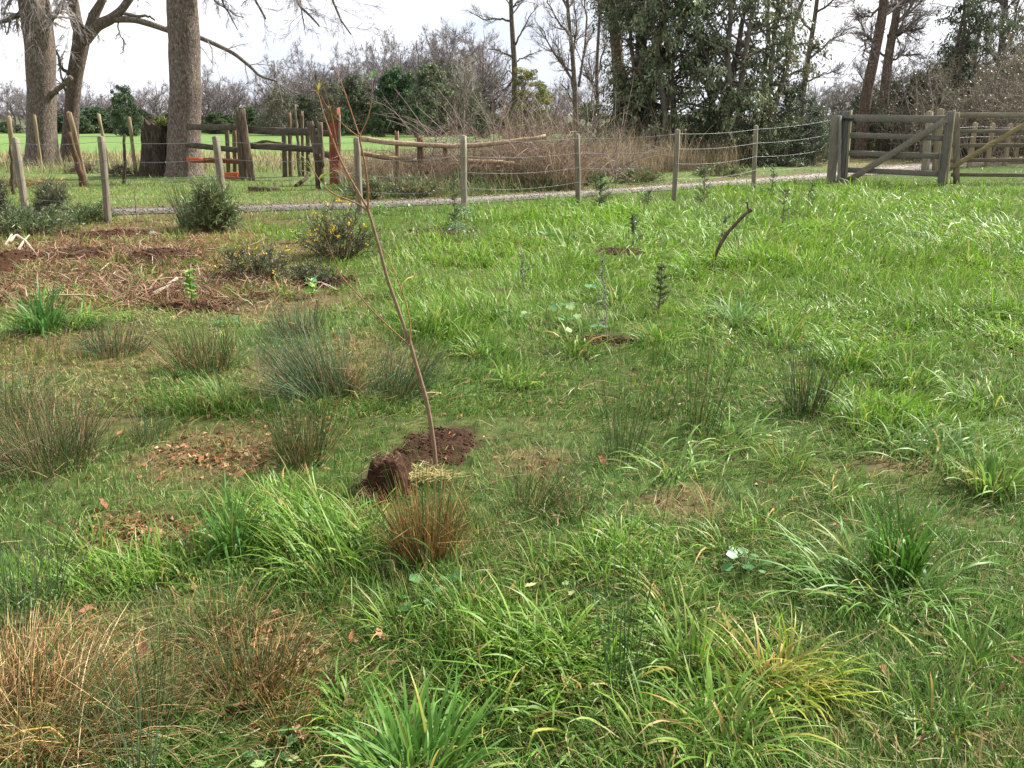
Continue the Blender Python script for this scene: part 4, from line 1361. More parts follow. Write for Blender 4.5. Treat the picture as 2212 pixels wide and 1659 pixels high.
manual_tree('bare_tree', 'slim grey bare tree standing between the thin evergreen and the leaning trunk', 36,
            [(1725, 300), (1735, 200), (1748, 110), (1760, 40), (1770, -40), (1780, -160)], (.12, .06),
            [([(1745, 130), (1790, 90), (1830, 70)], .05, .015), ([(1755, 70), (1720, 30), (1700, -10)], .05, .015), ([(1740, 180), (1780, 160), (1815, 150)], .04, .012), ([(1762, 30), (1800, 0), (1840, -20)], .05, .02)],
            (15, 10, 7), .04, (.21, .19, .18), (.3, .8), (300, .35, False, [(.085, .10, .04), (.07, .085, .035)]))
big_evergreen('ivy_tree', 'ragged dark ivy-covered tree rising over the thicket behind the gates', 2062, 34, -120, 58, 311, .8, [(.075, .105, .055), (.09, .12, .062), (.06, .085, .045)], 300)
big_evergreen('ivy_tree', 'brownish ivy-covered tree above the wide gate', 2180, 36, -20, 52, 312, .6, [(.11, .11, .065), (.12, .12, .07), (.085, .095, .055)], 300)
manual_tree('bare_tree', 'forked bare tree with mossy stems over the wide gate', 38,
            [(2150, 300), (2155, 200), (2165, 90), (2172, 0), (2178, -150)], (.16, .10),
            [([(2160, 140), (2190, 60), (2205, -20)], .08, .04), ([(2160, 150), (2130, 80), (2118, 10)], .07, .03), ([(2170, 30), (2200, -10), (2230, -40)], .06, .02), ([(2156, 190), (2110, 140), (2080, 90)], .05, .02)],
            (15, 10, 6), .06, (.20, .18, .17), (.3, .7))


def thicket():
    n = 165
    x0, x1 = P(1945, 300, 31)[0], P(2330, 300, 31)[0]
    bx = rng.uniform(x0, x1, n)
    by = rng.uniform(29.5, 35, n)
    top = np.interp(bx, [x0, x0 + 1.5, x1], [2.6, 4.0, 4.3]) * rng.uniform(.5, 1.1, n)
    base = np.stack([bx, by, np.zeros(n)], -1)
    k = 7
    d = nrm(rng.normal(0, .35, (n, 3)) + np.array([0, 0, 1.0]))
    pts, p = [base], base
    for _ in range(k - 1):
        d = nrm(d + rng.normal(0, .14, (n, 3)) + [0, 0, -.03])
        p = p + d * (top / (k - 1))[:, None]
        pts.append(p)
    pts = np.stack(pts, 1)
    rad = np.tile(np.linspace(.022, .008, k), (n, 1))
    a, ra = twigs(pts, rad, 9, (.1, 1), (.4, 1.3), (.25, .6), 4, .2, -.02, .6, .007)
    b, rb = twigs(a, ra, 5, (.1, 1), (.4, 1.2), (.3, .6), 2, .2, -.03, .6, .006)
    sh = lambda m: np.array((.23, .19, .155)) * rng.uniform(.6, 1.35, (m, 1))
    g_ = [sweep(pts, rad, 4, sh(n)), sweep(a, ra, 3, sh(len(a))), sweep(b, rb, 3, sh(len(b)))]
    pos, _, _ = interp(b, rng.random((len(b), 2)))
    pos = pos.reshape(-1, 3) + rng.normal(0, .05, (len(b) * 2, 3))
    root = empty('thicket', (float((x0 + x1) / 2), 31.0, 0), 'tangled brown and olive scrub behind the gates', 'thicket')
    sub(root, 'stems', merge(g_), M['twig'], True, 'stuff')
    cc = np.array([(.13, .135, .07), (.105, .12, .06), (.15, .125, .08)])[rng.integers(0, 3, len(pos))] * rng.uniform(.6, 1.4, (len(pos), 1))
    sub(root, 'leaves', leafcards(pos, rng.normal(size=pos.shape), .09, .045, cc), M['leaf'], False, 'stuff')


thicket()


# ------------------------------------------------------------------ dry tall grass and brush behind the lane
def dry_band():
    n = 16000
    px = rng.uniform(1225, 1830, n)
    f = rng.random(n)
    by = np.interp(px, [1225, 1500, 1830], [388, 370, 345]) - f * np.interp(px, [1225, 1500, 1830], [24, 20, 16])
    b = np.array([G(a, c) for a, c in zip(px, by)])
    cl = fbm(b[:, 0] * 1.2, b[:, 1] * 1.2, 71, 2)
    L = rng.gamma(7, 1 / 7, n) * np.interp(px, [1225, 1400, 1600, 1830], [.85, .9, .75, .5]) * (.4 + .95 * cl)
    c = np.array([(.36, .28, .175), (.29, .215, .135), (.42, .34, .22), (.21, .155, .10), (.15, .16, .06)])[rng.choice(5, n, p=[.27, .25, .18, .18, .12])] * rng.uniform(.7, 1.2, (n, 1))
    az = rng.random(n) * 6.28
    g1 = blades(b, az, np.abs(rng.normal(0, .2, n)), rng.uniform(.2, 1.3, n), L, rng.uniform(.006, .012, n), 3, c * .9, c * 1.1, 1.5, rng.normal(0, .4, n), rng.normal(0, .7, n))
    o_ = obj('dry_grass', g1, M['grass'])
    tag(o_, 'tall tan dead grass standing in front of the evergreen thicket', 'dry grass', kind='stuff')
    # right strip, seen through the gates
    n = 7000
    px = rng.uniform(1830, 2330, n)
    by = np.interp(px, [1830, 2000, 2330], [334, 322, 315]) - rng.random(n) * 20
    b = np.array([G(a, c) for a, c in zip(px, by)])
    L = rng.gamma(7, 1 / 7, n) * .75
    c = np.array([(.38, .28, .15), (.30, .21, .11), (.43, .33, .19), (.15, .14, .055)])[rng.choice(4, n, p=[.35, .3, .25, .1])] * rng.uniform(.7, 1.2, (n, 1))
    g2 = blades(b, rng.random(n) * 6.28, np.abs(rng.normal(0, .2, n)), rng.uniform(.2, 1.2, n), L, rng.uniform(.009, .016, n), 3, c * .9, c * 1.1, 1.5, 0, rng.normal(0, .7, n))
    o_ = obj('dry_grass', g2, M['grass'])
    tag(o_, 'tan dead grass across the lane seen through the gates', 'dry grass', kind='stuff')
    # strip at the near edge of the pasture, behind the stockyard
    n = 9000
    px = rng.uniform(-80, 1240, n)
    Y = rng.uniform(24.5, 36, n)
    b = np.array([on(P(a, 330, y_)[0], y_) for a, y_ in zip(px, Y)])
    L = rng.gamma(6, 1 / 6, n) * (.16 + .22 * fbm(b[:, 0] * .6, b[:, 1] * .6, 75, 2))
    c = np.array([(.34, .26, .15), (.27, .2, .11), (.11, .15, .04), (.09, .16, .04)])[rng.choice(4, n, p=[.35, .25, .2, .2])] * rng.uniform(.7, 1.25, (n, 1))
    g3 = blades(b, rng.random(n) * 6.28, np.abs(rng.normal(0, .25, n)), rng.uniform(.3, 1.2, n), L, rng.uniform(.012, .022, n), 2, c * .9, c * 1.1, 1.4, 0, rng.normal(0, .7, n))
    o_ = obj('rough_grass', g3, M['grass'])
    tag(o_, 'rough faded grass along the near edge of the bright pasture', 'rough grass', kind='stuff')


dry_band()


def brush():
    root = empty('brush_pile', on(3.0 * 0 + P(960, 380, 20.5)[0], 20.5), 'tangle of dead brown bracken stalks and brambles over the pole rails', 'brush')
    n = 12000
    px = rng.uniform(740, 1260, n)
    Y = rng.uniform(18.9, 22.5, n)
    hp_ = np.interp(px, [740, 790, 880, 1000, 1120, 1190, 1260], [.5, .85, .8, .9, 1.1, 1.1, .95])
    b = np.array([on(P(a, 380, y_)[0], y_) for a, y_ in zip(px, Y)])
    cl = fbm(b[:, 0] * 1.3, b[:, 1] * 1.3, 81, 2)
    L = rng.gamma(7, 1 / 7, n) * hp_ * (.4 + .95 * cl)
    c = np.array([(.25, .175, .115), (.19, .13, .085), (.33, .25, .16), (.13, .092, .065), (.11, .12, .05)])[rng.choice(5, n, p=[.3, .27, .15, .18, .10])] * rng.uniform(.7, 1.25, (n, 1))
    up = rng.random(n) < .3
    g1 = blades(b, rng.random(n) * 6.28, np.abs(rng.normal(0, .3, n)), np.where(up, rng.uniform(.2, 1.0, n), rng.uniform(1.6, 2.6, n)), L, rng.uniform(.006, .013, n), 3, c * .9, c * 1.05, 1.5, rng.normal(0, .5, n), rng.normal(0, .7, n))
    sub(root, 'dead_stalks', g1, M['grass'], True, 'stuff')
    # arching brambles
    m = 400
    px = np.clip(rng.normal(1110, 110, m), 790, 1330)
    Y = rng.uniform(19.8, 23, m)
    base = np.array([on(P(a, 380, y_)[0], y_) for a, y_ in zip(px, Y)])
    k = 9
    d = nrm(rng.normal(0, .5, (m, 3)) * [1, .6, 0] + np.array([0, 0, 1.0]))
    L = rng.uniform(.9, 2.6, m)
    pts, p = [base], base
    for i in range(k - 1):
        d = nrm(d + rng.normal(0, .07, (m, 3)) + np.array([0, 0, -.14]))
        p = p + d * (L / (k - 1))[:, None]
        p[:, 2] = np.maximum(p[:, 2], .05)
        pts.append(p)
    pts = np.stack(pts, 1)
    rad = np.tile(np.linspace(.009, .004, k), (m, 1))
    a, ra = twigs(pts, rad, 5, (.2, 1), (.4, 1.2), (.15, .4), 4, .2, -.02, .7, .004)
    sh = lambda q: np.array((.22, .165, .14)) * rng.uniform(.5, 1.5, (q, 1))
    sub(root, 'bramble_canes', merge([sweep(pts, rad, 4, sh(m)), sweep(a, ra, 3, sh(len(a)))]), M['twig'], True, 'stuff')
    # green undergrowth at its foot
    n = 5000
    px = rng.uniform(740, 1260, n)
    Y = rng.uniform(17.6, 20.4, n)
    b = np.array([on(P(a, 380, y_)[0], y_) for a, y_ in zip(px, Y)])
    yn, yf = lane_edges(b[:, 0])
    b = b[b[:, 1] > yf + .2]
    n = len(b)
    c = np.array([(.11, .16, .05), (.14, .18, .07), (.26, .21, .11), (.08, .12, .045)])[rng.choice(4, n, p=[.35, .2, .25, .2])] * rng.uniform(.7, 1.3, (n, 1))
    g2 = blades(b, rng.random(n) * 6.28, np.abs(rng.normal(0, .4, n)), rng.uniform(.5, 1.7, n), rng.gamma(5, .2, n) * .30, rng.uniform(.008, .016, n), 3, c, c * 1.1, 1.3, 0, rng.normal(0, .7, n))
    sub(root, 'undergrowth', g2, M['grass'], True, 'stuff')
    # a few bleached sticks poking out
    for q in ([(1000, 300), (1012, 268), (1020, 246)], [(1100, 300), (1115, 255), (1132, 236)], [(1030, 310), (1022, 280), (1005, 262)], [(1160, 300), (1185, 270), (1230, 224)], [(905, 300), (925, 275), (935, 262)]):
        sub(root, 'bleached_stick', log([P(a_, c_, 21.2) for a_, c_ in q], .02, .008, (2.6, 2.4, 2.2), 6), M['oldwood'], True)


brush()

# ------------------------------------------------------------------ meadow plants
def soil_heap(root, name, c, rx, ry, h, n=14, sides=40, steep=2.0, seed=0, square=0.0):
    """a lumpy heap or bed of loose soil"""
    a = np.arange(sides) / sides * 2 * math.pi
    V = [np.array([c[0], c[1], float(hgt(c[0], c[1])) + h])]
    for i in range(1, n + 1):
        f = i / n
        for k in range(sides):
            e = 1 + .35 * (float(fbm(math.cos(a[k]) * 1.5 + seed, math.sin(a[k]) * 1.5, 90 + seed, 2)) - .5) * 2
            if square:
                e = (1 + (e - 1) * .5) * (abs(math.cos(a[k])) ** square + abs(math.sin(a[k])) ** square) ** (-1 / square)
            x, y = c[0] + math.cos(a[k]) * rx * f * e, c[1] + math.sin(a[k]) * ry * f * e
            lump = (float(fbm(x * 22, y * 22, 95 + seed, 3)) - .5)
            z = float(hgt(x, y)) + h * (1 - f ** steep) + lump * max(.045, h * .6) * (1 - f ** 6) - .012 * (f > .98)
            V.append(np.array([x, y, z]))
    Q, T = [], []
    for k in range(sides):
        T.append([0, 1 + k, 1 + (k + 1) % sides])
    for i in range(n - 1):
        for k in range(sides):
            p, q = 1 + i * sides + k, 1 + i * sides + (k + 1) % sides
            Q.append([p, p + sides, q + sides, q])
    V = np.array(V)
    cc = np.ones((len(V), 3)) * (0.8 + .5 * fbm(V[:, 0] * 14, V[:, 1] * 14, 97, 2))[:, None]
    return sub(root, name, (V, np.array(Q), np.array(T), cc), M['soil'], True)


def clods(c, rx, ry, n, s=(.004, .016), seed=0, h=0.0):
    a, r = rng.random(n) * 6.28, np.sqrt(rng.random(n)) * 1.15
    x, y = c[0] + np.cos(a) * r * rx, c[1] + np.sin(a) * r * ry
    p = np.stack([x, y, hgt(x, y) + .006 + h * np.clip(1 - r ** 2, 0, 1)], -1)
    col = np.array((.046, .021, .0095)) * rng.uniform(.5, 1.8, (n, 1))
    return stones(p, rng.uniform(s[0], s[1], n), col)


def bed(px, py, rx, ry, h, label, n=120, seed=1, s=(.003, .010), square=0.0):
    c = G(px, py)
    cx, cy, ax, ay = patch(px, py, rx, ry)
    root = empty('soil_patch', on(cx, cy), label, 'soil')
    soil_heap(root, 'soil', (cx, cy), ax, ay, h, seed=seed, square=square, sides=56)
    sub(root, 'clods', clods((cx, cy), ax, ay, n, s, h=h), M['stone'], False, 'stuff')
    return root


bed(946, 968, 74, 42, .012, 'bare dug soil bed around the foot of the leaning sapling', 260, 1, square=5.0)
bed(420, 664, 68, 12, .03, 'dark soil mound under the bright leafy seedling', 160, 2, (.008, .024))
bed(715, 611, 58, 10, .03, 'dark soil mound with a seedling below the flowering gorse', 130, 3, (.008, .024))
bed(1300, 738, 64, 9, .015, 'thin soil patch at the foot of the bare twiggy whip', 110, 4, (.006, .018))
bed(1345, 544, 50, 7, .01, 'small dug soil patch in lush grass around a grey seedling', 70, 5, (.008, .02))
bed(165, 552, 85, 14, .07, 'brown soil heap amid the dead litter near the old stakes', 150, 6, (.01, .03))
bed(335, 560, 76, 17, .09, 'largest brown soil and root heap beside the gorse', 180, 7, (.01, .03))
bed(245, 508, 85, 9, .05, 'soil ridge below the dark shrubs by the lane', 130, 8, (.012, .03))
bed(12, 580, 46, 22, .16, 'steep dark soil bank at the edge of the littered ground', 120, 9, (.012, .03))
bed(955, 500, 60, 6, .02, 'thin scraped soil streak behind the fern-leaved seedling', 70, 10, (.01, .025))


def sod():
    c = G(828, 1066)
    root = empty('turf_sod', c, 'upturned brown sod of earth and roots lying left of the sapling', 'sod')
    a, b = c + [.02, .06, 0], c + [-.05, -.07, 0]
    s1 = soil_heap(root, 'earth', a, .095, .13, .14, 20, 56, 9.0, 3, 6.0)
    s2 = soil_heap(root, 'earth', b, .07, .06, .05, 14, 44, 2.2, 5)
    V = np.concatenate([np.array([v.co for v in s.data.vertices]) for s in (s1, s2)]) + c
    sub(root, 'clods', clods((c[0] + .02, c[1] + .05), .13, .17, 300, (.003, .010), h=.04), M['stone'], False, 'stuff')
    n = 320
    b = V[rng.integers(0, len(V), n)]
    colr = np.array((.20, .12, .065)) * rng.uniform(.5, 1.6, (n, 1))
    sub(root, 'roots', blades(b, rng.random(n) * 6.28, rng.uniform(.3, 1.6, n), rng.uniform(1.2, 2.6, n), rng.uniform(.02, .07, n), .0018, 3, colr, colr, 1, 0, rng.normal(0, 1, n)), M['rush'], True, 'stuff')
    n = 260
    px, py = rng.normal(925, 30, n), rng.normal(1046, 8, n)
    b = np.array([G(a, q) for a, q in zip(px, py)]) + np.array([0, 0, .045])
    colr = np.array([(.52, .45, .22), (.42, .32, .14), (.30, .30, .09)])[rng.integers(0, 3, n)] * rng.uniform(.7, 1.2, (n, 1))
    sub(root, 'straw_fringe', blades(b, rng.random(n) * 6.28, rng.uniform(.9, 1.5, n), rng.uniform(1.2, 1.9, n), rng.uniform(.03, .09, n), rng.uniform(.003, .006, n), 3, colr, colr * 1.1, 1, 0, rng.normal(0, .5, n)), M['grass'], True, 'stuff')


sod()

GREEN = [(.075, .135, .036), (.095, .155, .05), (.06, .115, .032)]
BLUEG = [(.098, .165, .078), (.12, .19, .092), (.08, .145, .062)]
BROWN = [(.25, .155, .065), (.32, .205, .095), (.19, .115, .05)]
ORANGE = [(.36, .19, .06), (.30, .15, .05), (.42, .27, .11), (.19, .14, .045)]
STRAW = [(.40, .245, .095), (.50, .36, .17), (.31, .17, .06), (.22, .13, .05)]


def pickc(cols, n, lo=.7, hi=1.25):
    return np.asarray(cols)[rng.integers(0, len(cols), n)] * rng.uniform(lo, hi, (n, 1))


def rush(px, py, hpx, spread, n, dead, label, green=GREEN, brown=BROWN, tilt=.35, lean=(0, 0), bend=.25, thick=1.0, group=None):
    """clump of round rush stems, live and dead"""
    c = G(px, py)
    H = np.linalg.norm(P(px, py - hpx, c[1]) - c)
    Rr = spread * math.hypot(c[1], CAMH) / FOC
    root = empty('rush_clump', c, label, 'rushes', group)
    rs = max(.0011, .00033 * c[1]) * thick
    for nm, m, cols, mul in (('green_stems', int(n * (1 - dead)), green, 1.0), ('dead_stems', int(n * dead), brown, .85)):
        if m < 3: continue
        a, r = rng.random(m) * 6.28, np.sqrt(rng.random(m)) * Rr * .55
        x, y = c[0] + np.cos(a) * r, c[1] + np.sin(a) * r
        b = np.stack([x, y, hgt(x, y) - .005], -1)
        L = H * rng.beta(3.2, 1.7, m) * 1.25 * mul * np.where(rng.random(m) < .15, rng.uniform(.25, .6, m), 1)
        k = 5
        tl = np.abs(rng.normal(0, tilt, m)) * (.35 + .8 * r / max(Rr * .55, 1e-6))
        d = np.stack([np.cos(a) * np.sin(tl) + lean[0], np.sin(a) * np.sin(tl) + lean[1], np.cos(tl)], -1)
        d = nrm(d + rng.normal(0, .07, d.shape))
        hb = nrm(d * [1, 1, 0] + rng.normal(0, .15, d.shape)) * np.where(nm == 'dead_stems', 1.6, 1)
        sag = bend * rng.uniform(0, 1, m) * np.where(rng.random(m) < .2, 2.2, 1)
        pts, p = [b], b
        for i in range(k - 1):
            if i == 2:                             # snapped or flopped tips
                fl_ = (rng.random(m) < (.28 if nm == 'dead_stems' else .12))[:, None]
                d = np.where(fl_, nrm(d + rng.normal(0, .9, d.shape) + [0, 0, -.5]), d)
            d = nrm(d + (hb * [1, 1, 0] + np.array([0, 0, -.5])) * (sag * .28)[:, None] * (i + 1) / k * 1.6)
            p = p + d * (L / (k - 1))[:, None]
            pts.append(p)
        pts = np.stack(pts, 1)
        rad = rs * rng.uniform(.7, 1.25, (m, 1)) * np.array([1, 1, .9, .7, .25])
        sub(root, nm, sweep(pts, rad, 3, pickc(cols, m, .5, 1.45)), M['rush'], True, 'stuff')
    return root


def tussock(px, py, L, n, w, label, cols=None, yellow=.08, tilt=(.05, .7), droop=(.7, 1.9), spread=.06, group=None, lean=None, name='grass_tussock', seg=7):
    """tuft of long arching grass leaves"""
    c = G(px, py)
    root = empty(name, c, label, 'grass tussock', group)
    cols = cols or [(.105, .215, .020), (.135, .25, .028), (.085, .18, .018), (.20, .31, .065)]
    for nm, m, cs in (('leaves', n, cols), ('yellow_leaves', int(n * yellow), [(.38, .32, .08), (.42, .28, .09), (.30, .30, .06)])):
        if m < 2: continue
        a = rng.random(m) * 6.28
        r = np.sqrt(rng.random(m)) * spread
        x, y = c[0] + np.cos(a) * r, c[1] + np.sin(a) * r
        b = np.stack([x, y, hgt(x, y) - .006], -1)
        az = a + rng.normal(0, .5, m)
        if lean is not None:
            pull = rng.random(m) < lean[1]
            az = np.where(pull, lean[0] + rng.normal(0, .55, m), az)
        t0 = rng.uniform(tilt[0], tilt[1], m)
        t1 = t0 + rng.uniform(droop[0], droop[1], m)
        l = L * rng.beta(3, 2, m) * 1.35
        cc = pickc(cs, m, .8, 1.2)
        tp_ = np.where((rng.random(m) < .07)[:, None], np.array((.40, .33, .12)), cc * 1.15)
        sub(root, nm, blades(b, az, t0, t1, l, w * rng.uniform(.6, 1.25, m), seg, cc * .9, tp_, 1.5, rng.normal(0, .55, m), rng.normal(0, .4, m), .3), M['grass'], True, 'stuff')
    return root


# rushes
rush(925, 1200, 185, 100, 560, .74, 'dense orange-brown trimmed rush clump in front of the dug soil', GREEN, ORANGE, .42, (0, 0), .06, 1.15)
rush(1350, 990, 285, 75, 70, .08, 'tall sparse dark green rushes beside the pale looping grass', GREEN, BROWN, .16, (.03, 0), .12)
rush(1515, 935, 265, 80, 95, .12, 'loose upright rushes behind the tall sparse dark green ones', GREEN, BROWN, .22, (.08, 0), .14)
rush(1430, 900, 110, 60, 50, .35, 'short brownish rushes between the two upright rush stands', GREEN, BROWN, .25, (.1, 0), .15)
rush(1738, 893, 165, 66, 160, .15, 'isolated dark compact rush clump in the open bright grass', [(.05, .085, .03), (.065, .11, .04)], BROWN, .30, (.03, 0), .12)
rush(1345, 1500, 460, 80, 40, .05, 'few very tall dark rush stalks rising from broad grass leaves', [(.05, .115, .032), (.065, .135, .04)], BROWN, .17, (.03, .02), .05, 1.15)
rush(690, 850, 175, 130, 420, .12, 'wide blue-green rush clump sweeping aside behind the sapling', BLUEG, BROWN, .45, (-.35, 0), .3)
rush(860, 850, 135, 110, 260, .15, 'blue-green rush clump crossed by the sapling stem', BLUEG, BROWN, .45, (.25, 0), .3)
rush(735, 850, 90, 70, 200, .8, 'brown core of dead stems within the blue-green rushes', GREEN, BROWN, .4, (0, 0), .2)
rush(655, 990, 150, 110, 360, .38, 'bushy olive and brown rush clump beside the leaf litter', GREEN, BROWN, .42, (0, 0), .22)
rush(440, 800, 120, 110, 330, .42, 'low olive-brown rush clump above the leaf litter', GREEN, BROWN, .5, (-.05, 0), .25)
rush(250, 760, 85, 110, 240, .3, 'low spreading faded rush clump near the dark green tuft', BLUEG, BROWN, .5, (.1, 0), .3)
rush(640, 720, 70, 100, 240, .5, 'thin brownish rush patch beneath the soil mound seedling', BLUEG, BROWN, .45, (0, 0), .25)
rush(95, 1000, 195, 190, 620, .45, 'big shaggy brown and green rush clump at the meadow edge', GREEN, [(.24, .17, .09), (.31, .23, .13), (.18, .12, .06)], .5, (-.1, 0), .4)
rush(30, 900, 150, 120, 300, .55, 'tan bent rush clump behind the big shaggy one', BLUEG, STRAW, .5, (.1, 0), .4)
rush(40, 1330, 250, 140, 130, .05, 'pale blue-green upright rush stems over the straw heap', BLUEG, BROWN, .3, (.06, 0), .12)
rush(80, 1590, 190, 330, 1000, .84, 'big straw-coloured collapsed rush heap', GREEN, STRAW, .95, (.25, -.1), .9, 1.15)
rush(50, 1450, 100, 250, 560, .85, 'dense tan top of the collapsed straw rush heap', GREEN, STRAW, .85, (.1, .1), .6, 1.1)
rush(150, 1570, 170, 420, 420, .95, 'loose bent straw stalks strewn over and beside the straw heap', GREEN, [(.46, .33, .16), (.52, .40, .22), (.36, .22, .09)], 1.9, (.2, -.15), 1.0, 1.2)
rush(330, 1560, 260, 110, 150, .15, 'mixed dark green rush stems crossing beside the straw heap', GREEN, STRAW, .5, (0, 0), .35)
rush(560, 1490, 150, 170, 460, .5, 'rusty brown and green wiry clump above the lobed weed leaves', [(.075, .12, .035), (.09, .14, .04)], ORANGE, .8, (.15, 0), .5)
rush(480, 1370, 110, 150, 320, .45, 'wiry olive and straw clump below the upright bright tussock', [(.075, .12, .035), (.09, .14, .04)], STRAW, .8, (0, 0), .5)
rush(620, 1590, 110, 70, 120, .75, 'small orange-brown dead clump at the foot of the rusty one', GREEN, ORANGE, .5, (0, 0), .35)
rush(300, 1690, 230, 60, 46, .05, 'long pale green rush stems rising beside the yellow leaf strip', BLUEG, BROWN, .25, (.05, .1), .1, 1.1)
rush(1160, 1090, 130, 105, 170, .35, 'low fanned olive rushes right of the dug soil', GREEN, BROWN, .6, (.3, 0), .3)
rush(1250, 1110, 90, 70, 90, .4, 'sprawling short rush sprays beyond the orange clump', GREEN, BROWN, .6, (.1, 0), .3)
rush(330, 950, 80, 70, 80, .3, 'thin upright rush wisps standing in the leaf litter', BLUEG, BROWN, .3, (0, 0), .15)

# long-leaved tussocks
tussock(505, 1195, .27, 130, .009, 'upright dark-centred bright green tussock left of the arching one', [(.07, .17, .028), (.09, .20, .035), (.055, .14, .025)], .04, (.02, .5), (.3, 1.2), .06)
tussock(715, 1215, .30, 280, .0075, 'large arching glossy green tussock beside the orange-brown rush clump', None, .05, (.1, .9), (.8, 1.9), .19, None, (math.pi * .95, .5))
tussock(620, 1130, .25, 170, .007, 'spreading green tussock between the upright and arching ones', None, .05, (.2, 1.0), (.6, 1.5), .18, None, (math.pi * .8, .5))
tussock(915, 1690, .25, 270, .009, 'fresh bright green tussock with wide upright leaves, fullest in the meadow', [(.10, .235, .03), (.12, .26, .04), (.085, .20, .03), (.16, .30, .07)], .04, (.15, 1.15), (.3, 1.2), .10)
tussock(1175, 1440, .25, 170, .008, 'loose broad-leaved tussock fanning away from the tall rush stalks', None, .07, (.15, 1.0), (.8, 2.0), .17, None, (math.pi, .5))
tussock(1265, 1545, .2, 80, .008, 'flattened broad leaves under the tall rush stalks', None, .15, (.4, 1.2), (.7, 1.6), .16, None, (math.pi * 1.2, .45))
tussock(1935, 1245, .28, 150, .0095, 'very dark upright heart of the largest wide-leaved tussock', [(.05, .14, .014), (.065, .165, .02), (.08, .185, .024)], .02, (.02, .42), (.3, 1.0), .08)
tussock(1880, 1285, .33, 220, .008, 'largest tussock, long pale leaves arching out to both sides', [(.10, .22, .032), (.13, .26, .05), (.18, .30, .085)], .05, (.35, 1.15), (.8, 1.9), .20, None, (math.pi * .9, .45))
tussock(1680, 1490, .26, 220, .0065, 'yellowing tussock with straw-tipped leaves sprawling on short turf', [(.26, .32, .03), (.31, .35, .04), (.17, .28, .028), (.14, .25, .026)], .4, (.3, 1.2), (.7, 1.8), .10, None, (-.5, .5))
tussock(1500, 1440, .26, 70, .008, 'sparse upright tuft between tall rush stalks and yellowing tussock', None, .1, (.1, .8), (.5, 1.5), .07)
tussock(1560, 1610, .26, 120, .008, 'low mixed tuft below the yellowing tussock', None, .15, (.3, 1.1), (.8, 1.8), .10)
tussock(95, 715, .42, 190, .012, 'dark green upright tuft at the edge of the littered ground', [(.055, .15, .025), (.075, .18, .032), (.09, .20, .045)], .02, (.1, .9), (.5, 1.4), .12)
tussock(180, 705, .36, 90, .011, 'pale arching leaves beside the dark green upright tuft', None, .03, (.5, 1.1), (.7, 1.6), .10, None, (0, .6))
tussock(1580, 955, .26, 60, .009, 'pale shiny looping leaves right of the upright rushes', [(.14, .26, .04), (.20, .32, .09)], .05, (.3, 1.1), (.8, 2.0), .17, None, (.4, .4))
tussock(1450, 1010, .25, 60, .009, 'pale shiny looping leaves at the foot of the tall sparse rushes', [(.14, .26, .04), (.20, .32, .09)], .08, (.3, 1.1), (.8, 2.0), .17, None, (.4, .3))
tussock(945, 715, .34, 150, .010, 'rounded dark-based tuft just right of the sapling forks', None, .03, (.1, .9), (.6, 1.6), .10)
tussock(1040, 770, .30, 110, .010, 'arching tuft below the rounded dark-based one', None, .03, (.2, 1.0), (.8, 1.7), .09)
tussock(2140, 1060, .26, 170, .008, 'yellow-green spiky tuft beside the largest tussock', [(.13, .24, .04), (.16, .27, .05), (.10, .20, .035)], .1, (.05, .8), (.5, 1.4), .09)
tussock(2010, 985, .26, 170, .009, 'long combed pale grass sweeping away from the spiky tuft', [(.13, .24, .06), (.17, .28, .085)], .05, (.3, 1.0), (.8, 1.7), .2, None, (math.pi * .1, .6))
tussock(1590, 700, .34, 130, .010, 'pale tuft above the isolated dark rush clump', [(.12, .24, .06), (.17, .29, .09)], .03, (.1, .9), (.7, 1.6), .10)
tussock(480, 880, .26, 90, .007, 'small pale green tuft on the olive-brown rushes', [(.13, .22, .055), (.17, .26, .08)], .1, (.1, .7), (.4, 1.2), .05)
SHARED = 'long green grass tuft among others in the bright meadow'
for px, py, L in ((1690, 745, .34), (1850, 620, .34), (1980, 560, .36), (1760, 590, .34), (2060, 700, .34), (1200, 600, .32), (1330, 660, .34), (1030, 570, .32), (1490, 600, .34), (1640, 640, .34), (2150, 560, .38), (1900, 470, .38), (2070, 470, .38),
                  (1250, 760, .3), (1120, 830, .28), (1830, 790, .3), (1960, 830, .3), (2120, 880, .3), (1880, 920, .28), (1750, 640, .32), (1420, 740, .3), (860, 640, .3), (1640, 480, .36), (1420, 490, .36), (1280, 500, .36), (1130, 470, .36)):
    tussock(px, py, L, 80, .010, SHARED, None, .04, (.1, 1.0), (.6, 1.7), .13, 'long grass tufts in the bright meadow', (rng.random() * 6.28, .3), seg=5)
SHARED2 = 'short grass tuft growing out of the mown-looking turf'
for px, py, L in ((1400, 1260, .2), (1290, 1230, .2), (1350, 1180, .22), (1560, 1180, .2), (1180, 1240, .18), (330, 1250, .22), (200, 1190, .2), (420, 1230, .2), (860, 1360, .2), (1010, 1330, .2), (1460, 1330, .2), (2100, 1430, .2), (2020, 1560, .18), (760, 1540, .2), (1080, 1560, .22), (1420, 1620, .22), (1820, 1080, .2), (1700, 1010, .22), (1640, 1150, .2)):
    tussock(px, py, L, 60, .006, SHARED2, None, .1, (.2, 1.1), (.6, 1.6), .07, 'short tufts in the turf', seg=5)

